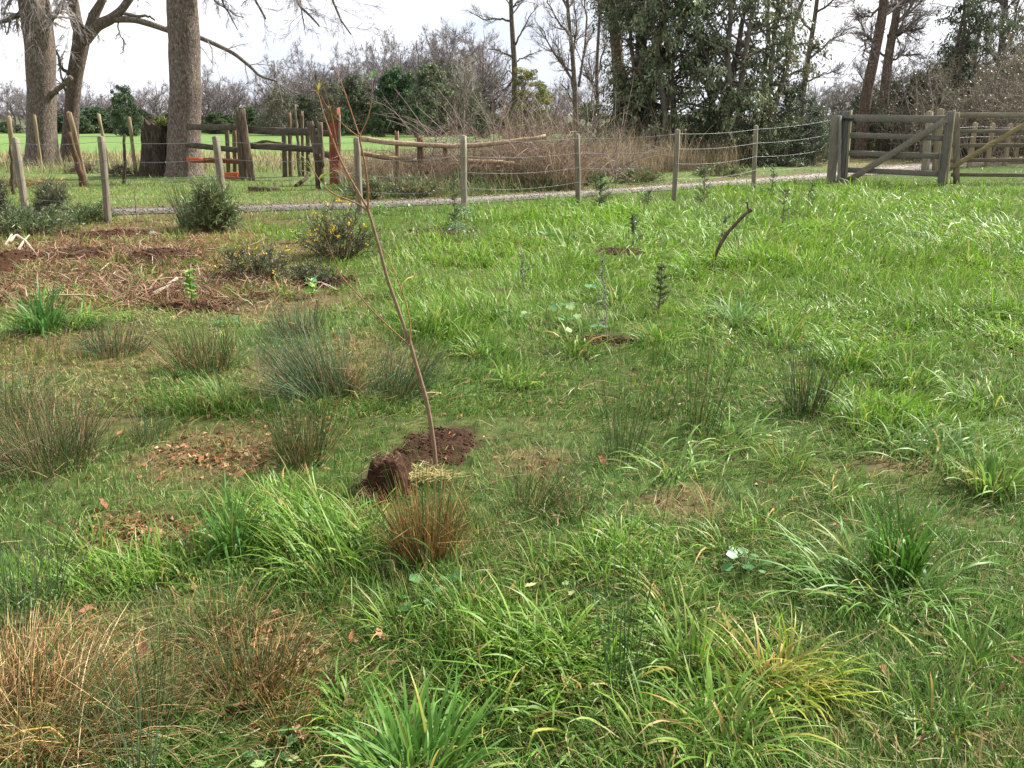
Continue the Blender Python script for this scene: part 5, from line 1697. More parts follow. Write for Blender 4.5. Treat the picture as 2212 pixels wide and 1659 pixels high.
# ------------------------------------------------------------------ broad-leaved weeds
def leaf_mesh(name, lobes, r=1.0, seg=22, cup=.25, mat='broad', col=(.11, .22, .06), notch=.0, ragged=.05):
    a = np.linspace(-math.pi, math.pi, seg, endpoint=False)
    rad = r * (1 + .12 * np.cos(a * lobes) + ragged * rng.normal(size=seg)) * (1 - notch * np.exp(-((np.abs(a) - math.pi) / .5) ** 2))
    x, y = np.cos(a) * rad + r * .9, np.sin(a) * rad * .85
    z = cup * (y ** 2) / r + .10 * np.sin(x * 4 / r) * r * .6
    V = np.concatenate([[[r * .7, 0, -.02]], np.stack([x, y, z], -1)])
    T = np.array([[0, 1 + k, 1 + (k + 1) % seg] for k in range(seg)])
    C = np.tile(np.asarray(col, float), (len(V), 1))
    C[0] *= 1.25
    C[1:] *= rng.uniform(.85, 1.1, (seg, 1))
    return mesh_data(name, (V, E4, T, C), M[mat], True)


LEAFG = [leaf_mesh('leaf', 5, 1, 22, .25, 'broad', c) for c in ((.075, .19, .06), (.10, .22, .075), (.065, .165, .05))]
LEAFP = [leaf_mesh('leaf', 6, 1, 26, .2, 'broad', c, 0, .09) for c in ((.48, .50, .22), (.26, .36, .14), (.42, .46, .20))]


def weed(px, py, n, size, spread, meshes, label, cat='weed', name='broadleaf_weed', h=.05, group=None):
    c = G(px, py)
    root = empty(name, c, label, cat, group)
    st = []
    for i in range(n):
        a = i * 2.4 + rng.normal(0, .3)
        r = spread * math.sqrt((i + .6) / n)
        p = np.array([math.cos(a) * r, math.sin(a) * r, h * rng.uniform(.5, 1.3)])
        p[2] += float(hgt(c[0] + p[0], c[1] + p[1])) - c[2]
        inst('leaf', meshes[i % len(meshes)], root, p, (rng.normal(0, .35), rng.uniform(-.5, .25), a), size * rng.uniform(.65, 1.15))
        st.append(np.array([c, c + (p * [.5, .5, 1.0]), c + p]))
    sub(root, 'petioles', sweep(np.array(st), .0016, 4, (.11, .19, .06)), M['rush'], True, 'stuff')


weed(925, 1295, 9, .026, .09, LEAFG, 'broad rounded green leaves in front of the orange-brown rush clump', h=.05)
weed(1610, 1235, 13, .021, .07, LEAFG, 'compact rosette of round green leaves beside the largest tussock', h=.06)
weed(1120, 1290, 3, .026, .045, LEAFP, 'pair of pale insect-eaten leaves standing in the turf', h=.07)
weed(1240, 1285, 3, .019, .035, LEAFP, 'small pale ragged leaf near the insect-eaten pair', h=.05)
weed(590, 1640, 9, .020, .07, LEAFG[1:] + LEAFP[1:2], 'lobed grey-green leaves flat on the ground below the rusty clump', h=.02)
weed(490, 700, 6, .03, .09, LEAFG, 'dull rounded leaves at the foot of the soil mound', h=.05)
weed(1215, 690, 4, .045, .08, LEAFP[1:2] + LEAFG, 'pale upright broad leaf by the bare twiggy whip', h=.12)
weed(1250, 715, 9, .04, .16, LEAFG + LEAFP[1:2], 'light green broad leaves around the bare twiggy whip', h=.07)
weed(900, 1030, 5, .016, .05, LEAFG, 'tiny green leaves sprouting on the dug soil', h=.03)
for px, py in ((1185, 515, ), (1240, 520), (1110, 700), (1060, 690), (1300, 640), (820, 460), (880, 455)):
    weed(px, py, 7, .035, .12, LEAFG + LEAFP[1:2], 'small patch of light broad leaves in the meadow', h=.08, group='light broad-leaf patches')

# fallen leaves: the large ones singly, the rest as litter
FL = []
for i in range(3):
    a = np.linspace(0, 2 * math.pi, 16, endpoint=False)
    rr = 1 + .16 * np.cos(a * 5) + .08 * rng.normal(size=16)
    V = np.stack([np.cos(a) * rr * 1.5, np.sin(a) * rr * .75, .45 * np.abs(np.sin(a)) ** 1.4 + .12 * np.cos(a * 2)], -1)
    V = np.concatenate([[[0, 0, 0]], V])
    T = np.array([[0, 1 + k, 1 + (k + 1) % 16] for k in range(16)])
    C = np.tile(np.array([(.26, .125, .065), (.33, .185, .115), (.21, .09, .05)][i]), (17, 1)) * rng.uniform(.75, 1.2, (17, 1))
    FL.append(mesh_data('blade', (V, E4, T, C), M['dead'], True))
FP = [(1205, 1565), (1910, 1470), (2195, 1440), (1615, 1590), (650, 1600), (525, 1540), (330, 1160), (290, 1165), (262, 945), (1245, 1060), (700, 1000), (250, 965), (470, 1060), (345, 1190), (225, 1100), (1480, 1075), (1715, 1095), (1300, 1005),
      (1830, 905), (1990, 1610), (2160, 1510), (1010, 1340), (820, 1385), (1650, 1255), (380, 1000), (520, 1035), (310, 1420), (190, 1330)]
for px, py in FP:
    c = G(px, py) + np.array([0, 0, .025])
    r_ = empty('fallen_leaf', c, 'curled brown fallen leaf lying in the grass', 'leaf', 'curled brown fallen leaves')
    inst('blade', FL[rng.integers(0, 3)], r_, (0, 0, 0), (rng.normal(0, .5), rng.normal(0, .5), rng.random() * 6.28), rng.uniform(.014, .022))


def litter():
    n = 2000
    k = rng.choice(9, n, p=[.14, .11, .12, .16, .12, .03, .08, .10, .14])
    pt = [(470, 985, 130, 40), (300, 1150, 110, 40), (560, 1450, 150, 110), (150, 560, 240, 70), (340, 560, 150, 50), (1180, 1010, 200, 70), (640, 900, 120, 50), (250, 640, 250, 40), (1106, 1100, 900, 400)]
    px = np.array([pt[i][0] for i in k]) + rng.normal(0, 1, n) * np.array([pt[i][2] for i in k]) * .6
    py = np.array([pt[i][1] for i in k]) + rng.normal(0, 1, n) * np.array([pt[i][3] for i in k]) * .6
    py = np.clip(py, 470, 1750)
    b = np.array([G(a, c) for a, c in zip(px, py)]) + np.array([0, 0, .012])
    d = rng.normal(size=(n, 3)) * [1, 1, .25]
    c = np.array([(.30, .13, .06), (.36, .19, .10), (.20, .085, .04), (.38, .25, .13)])[rng.integers(0, 4, n)] * rng.uniform(.6, 1.2, (n, 1))
    o_ = obj('leaf_litter', leafcards(b, d, rng.uniform(.02, .055, n), rng.uniform(.01, .026, n), c, .3), M['dead'], smooth=False)
    tag(o_, 'small brown dead leaves littering the ground between rushes', 'leaf litter', kind='stuff')
    # dead bracken and straw debris over the disturbed ground
    n = 15000
    k = rng.integers(0, 5, n)
    pt = [(130, 560, 200, 60), (340, 545, 130, 40), (230, 635, 210, 36), (90, 610, 160, 60), (520, 620, 160, 40)]
    px = np.array([pt[i][0] for i in k]) + rng.normal(0, 1, n) * np.array([pt[i][2] for i in k]) * .6
    py = np.clip(np.array([pt[i][1] for i in k]) + rng.normal(0, 1, n) * np.array([pt[i][3] for i in k]) * .6, 480, 720)
    b = np.array([G(a, c) for a, c in zip(px, py)])
    c = np.array([(.19, .088, .045), (.27, .14, .075), (.11, .052, .03), (.34, .23, .13), (.11, .16, .04)])[rng.choice(5, n, p=[.32, .25, .2, .10, .13])] * rng.uniform(.6, 1.25, (n, 1))
    o_ = obj('dead_debris', blades(b, rng.random(n) * 6.28, rng.uniform(.3, 1.5, n), rng.uniform(1.0, 2.0, n), rng.uniform(.05, .24, n), rng.uniform(.004, .011, n), 2, c, c * 1.1, 1, rng.normal(0, .6, n), rng.normal(0, .6, n)), M['rush'])
    tag(o_, 'reddish dead bracken and straw strewn over the disturbed ground', 'plant debris', kind='stuff')


litter()


def twig_debris():
    n = 90
    px, py = rng.uniform(-20, 560, n), rng.uniform(495, 660, n)
    b = np.array([G(a, c) for a, c in zip(px, py)]) + np.array([0, 0, .03])
    a, L = rng.random(n) * 6.28, rng.uniform(.12, .55, n)
    e = b + np.stack([np.cos(a) * L, np.sin(a) * L, rng.uniform(-.02, .12, n)], -1)
    m = (b + e) / 2 + rng.normal(0, .03, (n, 3))
    c = np.array([(.24, .17, .11), (.14, .09, .06), (.32, .26, .19)])[rng.integers(0, 3, n)] * rng.uniform(.6, 1.2, (n, 1))
    o_ = obj('twig_debris', sweep(np.stack([b, m, e], 1), rng.uniform(.004, .010, (n, 1)) * np.array([1, .9, .5]), 4, c), M['twig'])
    tag(o_, 'cut twigs scattered over the disturbed brown ground', 'twigs', kind='stuff')


twig_debris()
for px, py, L in ((70, 590, .2), (160, 640, .22), (250, 575, .2), (330, 610, .2), (500, 545, .22), (520, 640, .2), (290, 530, .22), (120, 655, .24), (610, 640, .22), (220, 660, .2), (560, 500, .25), (380, 520, .22)):
    tussock(px, py, L, 70, .008, 'small green tuft sprouting on the disturbed brown ground', None, .1, (.1, 1.1), (.6, 1.6), .12, 'green tufts on the disturbed ground', seg=4)

# ------------------------------------------------------------------ the leaning sapling
def sapling():
    b = G(942, 1027)
    Y = b[1]
    root = empty('sapling', b, 'thin leaning leafless sapling with reddish whips and a few yellow-green leaves', 'sapling')
    def pl(L, dy):
        n = len(L)
        return np.array([P(x, y, Y + dy[0] + (dy[1] - dy[0]) * i / (n - 1)) for i, (x, y) in enumerate(L)])
    def smooth(p, k=4):
        n = (len(p) - 1) * k + 1
        s = np.linspace(0, len(p) - 1, n)
        q = np.stack([np.interp(s, np.arange(len(p)), p[:, i]) for i in range(3)], -1)
        for _ in range(2):
            q[1:-1] = (q[:-2] + 2 * q[1:-1] + q[2:]) / 4
        return q
    trunk = [(942, 1035), (940, 985), (933, 930), (922, 868), (909, 822), (893, 768), (885, 738), (873, 706), (853, 648), (837, 604), (822, 545), (809, 500), (799, 466), (795, 452)]
    q = smooth(pl(trunk, (0, .02)))
    sub(root, 'trunk', sweep(q, np.linspace(.0108, .006, len(q)), 9, (1, 1, 1)), M['sapbark'], True)
    W = [  # whips: points, depth offsets, radii, colour
        ([(794, 457), (773, 438), (728, 424), (700, 405), (675, 367), (665, 336)], (.02, -.10), (.0036, .0014)),
        ([(795, 452), (772, 412), (736, 350), (716, 293), (706, 266), (698, 243), (688, 203), (678, 167), (666, 137)], (.02, .12), (.0046, .0010)),
        ([(736, 350), (729, 316), (718, 253), (711, 226), (701, 192), (695, 173)], (.08, .02), (.0026, .0010)),
        ([(795, 452), (796, 411), (789, 357), (783, 329), (777, 303), (777, 292)], (.02, -.03), (.0044, .0032)),
        ([(777, 296), (769, 292), (739, 268), (716, 243), (701, 223), (691, 202), (684, 188)], (-.03, -.14), (.0026, .0010)),
        ([(777, 293), (774, 287), (765, 260), (749, 212), (736, 175), (726, 155), (716, 142)], (-.03, .05), (.0028, .0010)),
        ([(777, 293), (779, 289), (792, 264), (800, 236), (804, 207), (804, 170)], (-.03, .0), (.0028, .0014)),
        ([(885, 747), (847, 712), (802, 670), (776, 638), (734, 596), (718, 553), (707, 519), (694, 495)], (.0, -.16), (.0034, .0010)),
        ([(886, 738), (887, 699), (878, 656), (863, 614), (847, 574), (822, 530)], (.0, .10), (.0034, .0014))]
    whips = []
    for L, dy, rr in W:
        q = smooth(pl(L, dy), 3)
        w_ = sub(root, 'whip', sweep(q, np.linspace(rr[0], rr[1], len(q)) * 1.08, 7, (1.2, .95, .72)), M['sapbark'], True)
        whips.append(w_)
    # narrow leaves, each its own part
    a = np.linspace(0, 1, 7)
    half = np.sin(a * math.pi) ** .8 * .16
    V = np.concatenate([np.stack([a, half, .10 * a ** 2 * -1 + .3 * half], -1), np.stack([a, -half, .10 * a ** 2 * -1 + .3 * half], -1), np.stack([a, 0 * a, -.10 * a ** 2], -1)])
    Q = [[k, k + 1, 14 + k + 1, 14 + k] for k in range(6)] + [[14 + k, 14 + k + 1, 7 + k + 1, 7 + k] for k in range(6)]
    lm = [mesh_data('leaf', (V, np.array(Q), E3, np.tile(c, (21, 1))), M['broad'], True) for c in ((.13, .27, .10), (.40, .38, .07), (.20, .32, .10), (.45, .24, .09))]
    # position, end point, kind
    LV = [((671, 358), (650, 333), 0), ((669, 345), (668, 333), 2), ((674, 366), (644, 340), 1), ((675, 369), (648, 350), 0), ((680, 378), (645, 365), 2), ((682, 380), (668, 402), 0), ((690, 388), (700, 372), 1), ((690, 388), (717, 369), 2), ((694, 392), (697, 410), 2),
          ((688, 196), (690, 178), 1), ((686, 198), (671, 193), 3), ((804, 170), (787, 156), 0), ((804, 170), (804, 154), 2), ((804, 170), (816, 150), 0)]
    for p0, p1, k in LV:
        A_, B_ = P(*p0, Y - .08 if p0[0] < 700 and p0[1] > 300 else Y), P(*p1, Y - .1 if p0[0] < 700 and p0[1] > 300 else Y - .02)
        d = Vector(B_ - A_)
        par = whips[0] if p0[1] > 300 else whips[1] if p0[0] < 700 else whips[6]
        o_ = inst('leaf', lm[k], par, A_ - b, d.to_track_quat('X', 'Z').to_euler(), d.length * 1.1)


M['sapbark'] = grained('sapling_bark', [(0.3, (.10, .065, .04)), (0.5, (.19, .125, .08)), (0.75, (.27, .19, .13))], (60, 60, 12), 3.0, 0.3, 0.7, True, False, 0.002)
sapling()

# ------------------------------------------------------------------ seedlings, shrubs and sticks
def conifer(px, py, hpx, wpx, label, col=((.05, .10, .04), (.07, .125, .05)), group=None, dens=1.0):
    c = G(px, py)
    H = np.linalg.norm(P(px, py - hpx, c[1]) - c)
    Wd = wpx * math.hypot(c[1], CAMH) / FOC
    root = empty('conifer_seedling', c, label, 'seedling', group)
    k = 8
    st = c + np.stack([np.cumsum(rng.normal(0, .004, k)), np.cumsum(rng.normal(0, .004, k)), np.linspace(-.02, H, k)], -1)
    r = np.linspace(.009, .003, k)
    sub(root, 'stem', sweep(st, r, 6, (.12, .085, .055)), M['twig'], True)
    n = int(34 * dens)
    z = rng.uniform(.12, .95, n)
    p, _, _ = interp(st[None], z[None])
    a = rng.random(n) * 6.28
    L = Wd * (1.05 - z * .85) * rng.uniform(.7, 1.1, n)
    e1 = p[0] + np.stack([np.cos(a) * L * .55, np.sin(a) * L * .55, L * .22], -1)
    e2 = p[0] + np.stack([np.cos(a) * L, np.sin(a) * L, L * .5], -1)
    br = np.stack([p[0], e1, e2], 1)
    bo = sub(root, 'branches', sweep(br, np.tile([.004, .003, .0015], (n, 1)), 4, (.13, .10, .06)), M['twig'], True, 'stuff')
    m = 34
    q, d, _ = interp(br, rng.random((n, m)))
    d = nrm(d + rng.normal(0, .75, d.shape)).reshape(-1, 3)
    q = q.reshape(-1, 3)
    sub(bo, 'needles', leafcards(q, d, Wd * .22 * rng.uniform(.7, 1.2, len(q)), .006, pickc(col, len(q)), .1), M['leaf'], False, 'stuff')


conifer(1293, 452, 72, 32, 'young feathery green conifer beside the wire fence, fullest of the seedlings', dens=1.4)
conifer(1519, 448, 88, 28, 'brownish green conifer seedling with a long bare leader by the fence', ((.065, .10, .045), (.09, .12, .055)))
conifer(1664, 432, 80, 18, 'thin dark conifer seedling beside the last fence post before the gate', dens=.7)
conifer(1690, 488, 78, 30, 'sparse conifer seedling beyond the bent stick', ((.075, .105, .05), (.10, .12, .06)), dens=.5)
conifer(983, 492, 100, 20, 'narrow dark conifer seedling next to the pale fence post', dens=.9)
conifer(1421, 682, 118, 28, 'dark brownish seedling with dense needles in the middle of the meadow', ((.07, .11, .045), (.10, .12, .055)), dens=1.0)
conifer(1750, 445, 50, 18, 'tiny dark conifer seedling near the gatepost', dens=.5)
conifer(1400, 442, 30, 22, 'tiny spreading conifer seedling between two fence posts', dens=.5)


def whip(px, py, top, label, side=6, col=(.20, .15, .12), r=.006, leaf=None, name='bare_whip'):
    c = G(px, py)
    root = empty(name, c, label, 'seedling')
    t = P(top[0], top[1], c[1])
    k = 9
    s = np.linspace(0, 1, k)[:, None]
    st = c + (t - c) * s + rng.normal(0, .012, (k, 3)) * np.minimum(1, s * 3)
    st[0, 2] -= .03
    rad = np.linspace(r, r * .35, k)
    g_ = [sweep(st, rad, 6, col)]
    sub(root, 'stem', g_[0], M['twig'], True)
    a, ra = twigs(st[None], rad[None], side, (.15, .95), (.25, .7), (.12, .35), 5, .12, .05, .6, .002)
    b, rb = twigs(a, ra, 3, (.2, 1), (.3, .8), (.25, .5), 4, .12, .03, .7, .0015)
    sub(root, 'side_twigs', merge([sweep(a, ra, 4, col), sweep(b, rb, 3, col)]), M['twig'], True, 'stuff')
    if leaf:
        q, d, _ = interp(np.concatenate([a]), rng.random((len(a), leaf[0])))
        q, d = q.reshape(-1, 3), (d + rng.normal(0, .7, d.shape)).reshape(-1, 3)
        sub(root, 'small_leaves', leafcards(q, d, leaf[1], leaf[1] * .5, pickc(leaf[2], len(q))), M['leaf'], False, 'stuff')
    return root


whip(1313, 742, (1296, 545), 'bare greyish twiggy whip rising from a thin soil patch', 11, (.25, .20, .18), .0055, (6, .03, [(.10, .14, .09), (.13, .17, .11)]))
whip(1363, 545, (1370, 458), 'grey-green wispy seedling in lush grass by a small dug patch', 10, (.17, .16, .12), .005, (10, .05, [(.10, .15, .07), (.13, .17, .09)]))
whip(295, 482, (290, 400), 'single straight dark rod standing before the lane', 2, (.17, .12, .10), .009)
whip(1130, 640, (1128, 545), 'faint grey wisp seedling in the green grass', 7, (.22, .19, .15), .004, (6, .04, [(.12, .16, .10)]))
whip(1545, 565, (1568, 470), 'thin grey twiggy seedling tangled with the bent stick', 9, (.20, .18, .14), .004, (8, .04, [(.10, .14, .07)]))
whip(1720, 470, (1735, 380), 'thin reddish twig seedling standing before the gatepost', 5, (.20, .12, .09), .005)


def leafy_seedling(px, py, hpx, n, size, label, meshes, spread=.4, stemc=(.10, .12, .05), twin=False):
    c = G(px, py)
    H = np.linalg.norm(P(px, py - hpx, c[1]) - c)
    root = empty('leafy_seedling', c, label, 'seedling')
    k = 7
    st = c + np.stack([np.linspace(0, .04 * H, k), np.zeros(k), np.linspace(-.02, H, k)], -1) + rng.normal(0, .005, (k, 3))
    sub(root, 'stem', sweep(st, np.linspace(.007, .003, k), 6, stemc), M['twig'], True)
    for i in range(n):
        z = .25 + .75 * (i + .5) / n
        p, _, _ = interp(st[None], np.array([[z]]))
        a = i * 2.4
        q = p[0, 0] - c
        inst('leaf', meshes[i % len(meshes)], root, q + np.array([math.cos(a), math.sin(a), .1]) * size * .3, (rng.normal(0, .4), rng.uniform(-.8, .3), a), size * rng.uniform(.7, 1.15) * (1 if z > .35 else .8))


BR = [leaf_mesh('leaf', 4, 1, 18, .3, 'broad', c) for c in ((.26, .42, .06), (.12, .27, .07), (.30, .45, .09), (.10, .24, .08))]
leafy_seedling(414, 662, 82, 30, .036, 'bright yellow-green leafy seedling planted in a dark soil mound', BR)
leafy_seedling(675, 645, 42, 14, .036, 'low seedling with yellow-green top leaves by the second soil mound', BR)
leafy_seedling(820, 462, 22, 9, .07, 'small fresh green plant behind the gorse near the lane', BR)
leafy_seedling(640, 525, 30, 8, .05, 'tiny pale-leaved shoot in the brown litter beside the gorse', BR)

FERN = leaf_mesh('leaf', 9, 1, 30, .2, 'broad', (.17, .27, .13))


def fern_seedling(px, py, hpx, label):
    c = G(px, py)
    H = np.linalg.norm(P(px, py - hpx, c[1]) - c)
    root = empty('fern_seedling', c, label, 'seedling')
    st = c + np.stack([np.zeros(6), np.zeros(6), np.linspace(-.02, H, 6)], -1) + rng.normal(0, .006, (6, 3))
    sub(root, 'stem', sweep(st, .005, 6, (.14, .09, .07)), M['twig'], True)
    for i in range(8):
        a = i * 2.4 + .4
        z = .55 + .45 * i / 8
        o_ = c + np.array([0, 0, H * z])
        k = 6
        L = .28
        s = np.linspace(0, 1, k)
        fr = o_ + np.stack([np.cos(a) * L * s, np.sin(a) * L * s, .10 * s - .28 * s ** 2], -1)
        q, d, _ = interp(fr[None], np.linspace(.1, .98, 22)[None])
        sd = np.cross(d[0], [0, 0, 1.0]) * np.where(np.arange(22) % 2, 1, -1)[:, None] + d[0] * .3 + np.array([0, 0, -.25])
        cc = pickc([(.15, .24, .12), (.19, .28, .15)], 22)
        sub(root, 'frond', merge([sweep(fr, .0022, 4, (.15, .17, .09)), leafcards(q[0], sd, .075 * (1 - np.linspace(.1, .98, 22) * .6), .02, cc, .1)]), M['broad'], False)


fern_seedling(1003, 485, 48, 'grey-green fern-leaved seedling in front of the pale fence post')
fern_seedling(990, 520, 45, 'drooping fern-leaved seedling at the scraped soil streak')


def gorse(px, py, hpx, wpx, label, flowers, cols=((.085, .12, .055), (.11, .135, .07), (.16, .125, .075), (.07, .095, .045)), nb=90, per=32, up=.55, name='gorse_bush', Lf=.045, cat='bush'):
    c = G(px, py)
    H = np.linalg.norm(P(px, py - hpx, c[1]) - c)
    Wd = wpx * math.hypot(c[1], CAMH) / FOC
    root = empty(name, c, label, cat)
    a = rng.random(nb) * 6.28
    r0 = np.sqrt(rng.random(nb)) * Wd * .35
    b = np.stack([c[0] + np.cos(a) * r0, c[1] + np.sin(a) * r0, np.full(nb, c[2] - .02)], -1)
    reach = rng.uniform(.2, 1.15, nb)
    e = np.stack([c[0] + np.cos(a) * Wd * reach * (1 - up * .3), c[1] + np.sin(a) * Wd * reach * .8, c[2] + H * np.sqrt(np.clip(1 - .75 * reach ** 2, .1, 1)) * rng.uniform(.35, 1.2, nb)], -1)
    mid = b * .45 + e * .55 + rng.normal(0, .03, (nb, 3)) + [0, 0, H * .12]
    br = np.stack([b, mid, e], 1)
    tw, tr = twigs(br, np.tile([.006, .005, .003], (nb, 1)), 6, (.25, 1), (.3, .9), (.25, .6), 4, .14, .14, .7, .002)
    sub(root, 'stems', merge([sweep(br, np.tile([.007, .005, .003], (nb, 1)), 4, (.13, .10, .06)), sweep(tw, tr, 3, (.11, .11, .05))]), M['twig'], True, 'stuff')
    q, d, _ = interp(tw, rng.random((len(tw), max(1, per // 4))))
    d = nrm(d + rng.normal(0, .6, d.shape)).reshape(-1, 3)
    q = q.reshape(-1, 3)
    cc = np.repeat(pickc(cols, len(tw)), max(1, per // 4), 0) * rng.uniform(.7, 1.3, (len(q), 1))
    fo = sub(root, 'foliage', leafcards(q, d, Lf * rng.uniform(.6, 1.3, len(q)), Lf * .16, cc, .15), M['leaf'], False, 'stuff')
    if flowers:
        ti = rng.choice(len(tw), flowers)
        f = np.repeat(tw[ti, -1] * .8 + tw[ti, 2] * .2, 6, 0) + rng.normal(0, .012, (flowers * 6, 3))
        sub(fo, 'flowers', leafcards(f, rng.normal(size=f.shape) + [0, 0, .6], .030, .020, pickc([(.75, .50, .03), (.80, .58, .05)], len(f), .85, 1.1), .3), M['broad'], False, 'stuff')


gorse(735, 555, 95, 105, 'spreading dark gorse bush dotted with yellow flowers in front of the lane', 46)
gorse(560, 600, 60, 100, 'low sprawling gorse with few yellow flowers beside the brown litter', 18, nb=70)
gorse(680, 615, 40, 60, 'cut grey-green gorse branch lying beside the soil mound', 3, nb=40)
gorse(462, 500, 90, 52, 'upright feathery green broom shrub hiding a fence post foot', 0, ((.12, .18, .065), (.14, .20, .075), (.17, .19, .085)), 130, 26, .1, 'broom_shrub', .09)
rush(425, 492, 95, 60, 260, .15, 'tall green broom stems standing beside the upright feathery broom shrub', [(.085, .14, .055), (.07, .11, .045)], BROWN, .3, (0, 0), .1, .9)
gorse(120, 470, 75, 40, 'rounded dark bushy shrub before the old stakes', 0, ((.13, .155, .08), (.15, .17, .09)), 110, 26, .3, 'dark_shrub', .06)
gorse(60, 505, 50, 110, 'low wide dark green bramble mass below the rounded shrub', 0, ((.11, .165, .065), (.14, .19, .08), (.085, .125, .06)), 110, 26, .4, 'dark_shrub', .07)
gorse(-8, 470, 80, 40, 'olive shrub cut by the edge of the view near the end fence post', 0, ((.11, .125, .065), (.13, .135, .08)), 90, 26, .3, 'dark_shrub', .06)
gorse(190, 480, 38, 60, 'small loose green shrub at the lane edge beside a fence post', 0, ((.10, .16, .055), (.12, .18, .06)), 60, 40, .3, 'dark_shrub', .06)
for i, (px, py, hh, ww) in enumerate(((1260, 400, 30, 50), (1380, 395, 26, 60), (1560, 380, 22, 60), (900, 425, 35, 70), (1000, 412, 34, 60), (1100, 405, 30, 60), (800, 428, 34, 50))):
    gorse(px, py, hh, ww, 'low weedy green clump on the bank behind the lane', 0, ((.12, .17, .06), (.15, .18, .075), (.19, .16, .085)), 50, 30, .3, 'weed_clump', .10, 'weeds')
for o_ in COL.objects:
    if o_.name.startswith('weed_clump'):
        o_['group'] = 'weed clumps on the bank behind the lane'


def stick(name, label, pts, r0, r1, col, extra=(), mat='oldwood', cat='stick'):
    pts = np.asarray(pts, float)
    root = empty(name, pts[0], label, cat)
    sub(root, 'stem', log(pts, r0, r1, col, 8, r0 * .12), M[mat], True)
    for e, q0, q1 in extra:
        sub(root, 'stub', log(e, q0, q1, col, 7, q0 * .1), M[mat], True)


b = G(1541, 590); Y = b[1]
stick('bent_stick', 'dark bent stick with a forked end leaning out of the bright grass', [b - [0, 0, .1], P(1543, 560, Y), P(1552, 535, Y), P(1570, 505, Y), P(1594, 478, Y), P(1618, 456, Y)], .021, .018, (1.1, .95, .85),
      [([P(1616, 458, Y), P(1622, 455, Y), P(1624, 452, Y)], .02, .018), ([P(1618, 458, Y), P(1615, 446, Y), P(1614, 436, Y)], .014, .008)])
stick('cut_log', 'grey cut branch lying beside the bright leafy seedling', [G(332, 642) + [0, 0, .03], G(358, 630) + [0, 0, .04], G(384, 619) + [0, 0, .08]], .019, .015, (3.4, 3.2, 3.0))
stick('dead_branch', 'thin tan dead branch lying across the litter behind the cut log', [G(290, 645) + [0, 0, .02], G(325, 632) + [0, 0, .04], G(352, 612) + [0, 0, .09]], .014, .008, (2.2, 1.8, 1.3))
stick('dead_branch', 'long tan stick half buried in the brown litter', [G(95, 616) + [0, 0, .03], G(130, 606) + [0, 0, .05], G(168, 600) + [0, 0, .05]], .013, .008, (2.2, 1.8, 1.3))
stick('dark_stick', 'dark stick lying on the soil heap', [G(150, 562) + [0, 0, .06], G(185, 552) + [0, 0, .06]], .022, .014, (.7, .6, .5))
stick('bleached_branch', 'white peeled twisted branch on the ground near the dark shrubs', [G(20, 530) + [0, 0, .04], G(38, 524) + [0, 0, .10], G(58, 532) + [0, 0, .06], G(72, 546) + [0, 0, .03]], .024, .014, (4, 3.9, 3.7),
      [([G(40, 545) + [0, 0, .03], G(50, 535) + [0, 0, .06], G(64, 518) + [0, 0, .06]], .018, .01), ([G(10, 535) + [0, 0, .02], G(30, 530) + [0, 0, .14]], .016, .01)])
b = G(600, 414)
stick('mossy_log', 'dark crusty log on the grass in front of the stockyard', [G(540, 412) + [0, 0, .03], G(570, 413) + [0, 0, .04], G(602, 410) + [0, 0, .03]], .07, .055, (.75, .7, .62), cat='log')
stick('fallen_branch', 'black broken branch propped beside the forked broken post', [G(640, 404) + [0, 0, .03], G(660, 396) + [0, 0, .1], G(672, 390) + [0, 0, .2]], .045, .035, (.5, .42, .36), cat='branch')
stick('yellow_leaf_strip', 'long yellow dead rush leaf lying at the edge of the straw heap', [G(15, 1632) + [0, 0, .05], G(60, 1618) + [0, 0, .06], G(120, 1612) + [0, 0, .06], G(152, 1632) + [0, 0, .04]], .004, .002, (5.5, 4.6, 1.3), cat='leaf')

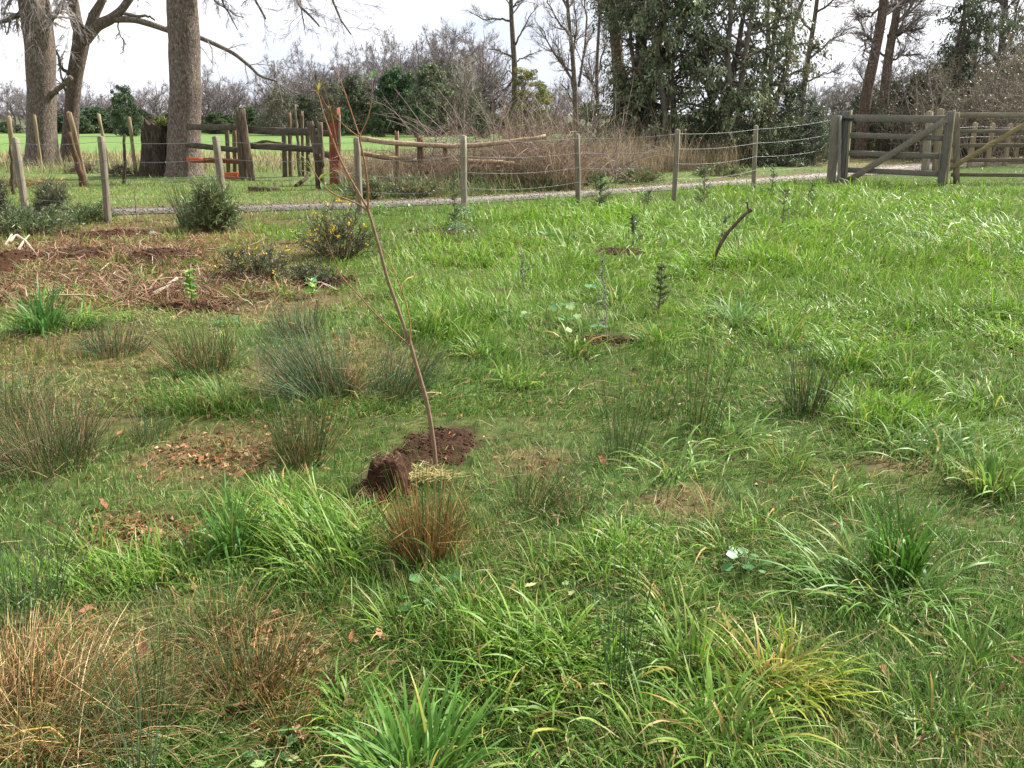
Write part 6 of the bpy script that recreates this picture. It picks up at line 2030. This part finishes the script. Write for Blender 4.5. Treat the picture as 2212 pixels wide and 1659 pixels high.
# a dark molehill clod and a stone
for px, py, rx, lab in ((2105, 822, 16, 'dark lump of earth in the pale grass'), (2195, 760, 22, 'flat dark earth lump at the meadow edge')):
    c = G(px, py)
    r_ = empty('earth_lump', c, lab, 'earth')
    soil_heap(r_, 'earth', c, rx * c[1] / FOC * 1.1, rx * c[1] / FOC * 1.1, .05, 8, 18, 1.6, px % 7)
for px, py, s_, lab in ((695, 400, .10, 'pale round stone at the far lane edge by the broken post'), (330, 508, .06, 'small grey stone on the soil ridge'), (322, 549, .055, 'pale flat stone beside the root heap')):
    c = G(px, py)
    p_ = np.random.default_rng(px)
    a, e = np.meshgrid(np.arange(12) / 12 * 2 * math.pi, np.linspace(-1.5, 1.5, 7))
    d = np.stack([np.cos(a) * np.cos(e), np.sin(a) * np.cos(e), np.sin(e) * .65], -1).reshape(-1, 3)
    V = c + [0, 0, s_ * .35] + d * s_ * (1 + .25 * (fbm(d[:, 0] * 2 + px, d[:, 1] * 2 + d[:, 2], 7, 2) - .5))[:, None]
    Q = np.array([[i * 12 + k, i * 12 + (k + 1) % 12, (i + 1) * 12 + (k + 1) % 12, (i + 1) * 12 + k] for i in range(6) for k in range(12)])
    o_ = obj('stone', (V, Q, E3, np.tile((.36, .32, .27), (len(V), 1))), M['stone'], None, True, c)
    tag(o_, lab, 'stone')

# brush heaps by the trunks and the yellowed straw
def heap(px, py, wpx, hgt_, n, cols, label, name):
    c = G(px, py)
    Wd = wpx * c[1] / FOC
    b = np.stack([c[0] + rng.normal(0, Wd * .5, n), c[1] + rng.normal(0, Wd * .3, n), np.zeros(n)], -1)
    b[:, 2] = hgt_ * np.exp(-((b[:, 0] - c[0]) / Wd) ** 2 * 2) * rng.random(n)
    root = empty(name, c, label, 'heap')
    cc = pickc(cols, n)
    sub(root, 'strands', blades(b, rng.random(n) * 6.28, rng.uniform(.5, 1.5, n), rng.uniform(1, 2, n), rng.uniform(.1, .35, n), rng.uniform(.008, .018, n), 3, cc, cc, 1, 0, rng.normal(0, .7, n)), M['rush'], True, 'stuff')


heap(55, 400, 70, .05, 900, [(.46, .30, .09), (.40, .27, .10), (.30, .24, .08)], 'flat patch of golden straw on the grass by the old stakes', 'straw_patch')
heap(180, 374, 34, .3, 500, [(.09, .065, .045), (.13, .09, .06)], 'small dark brush heap at the foot of the forked tree', 'twig_heap')
heap(262, 380, 30, .25, 500, [(.10, .07, .05), (.15, .105, .075)], 'small dark brush heap between the stakes and the stump', 'twig_heap')
heap(1290, 378, 12, .1, 60, [(.30, .20, .10)], 'little tan dead tuft on the verge behind the lane', 'twig_heap')
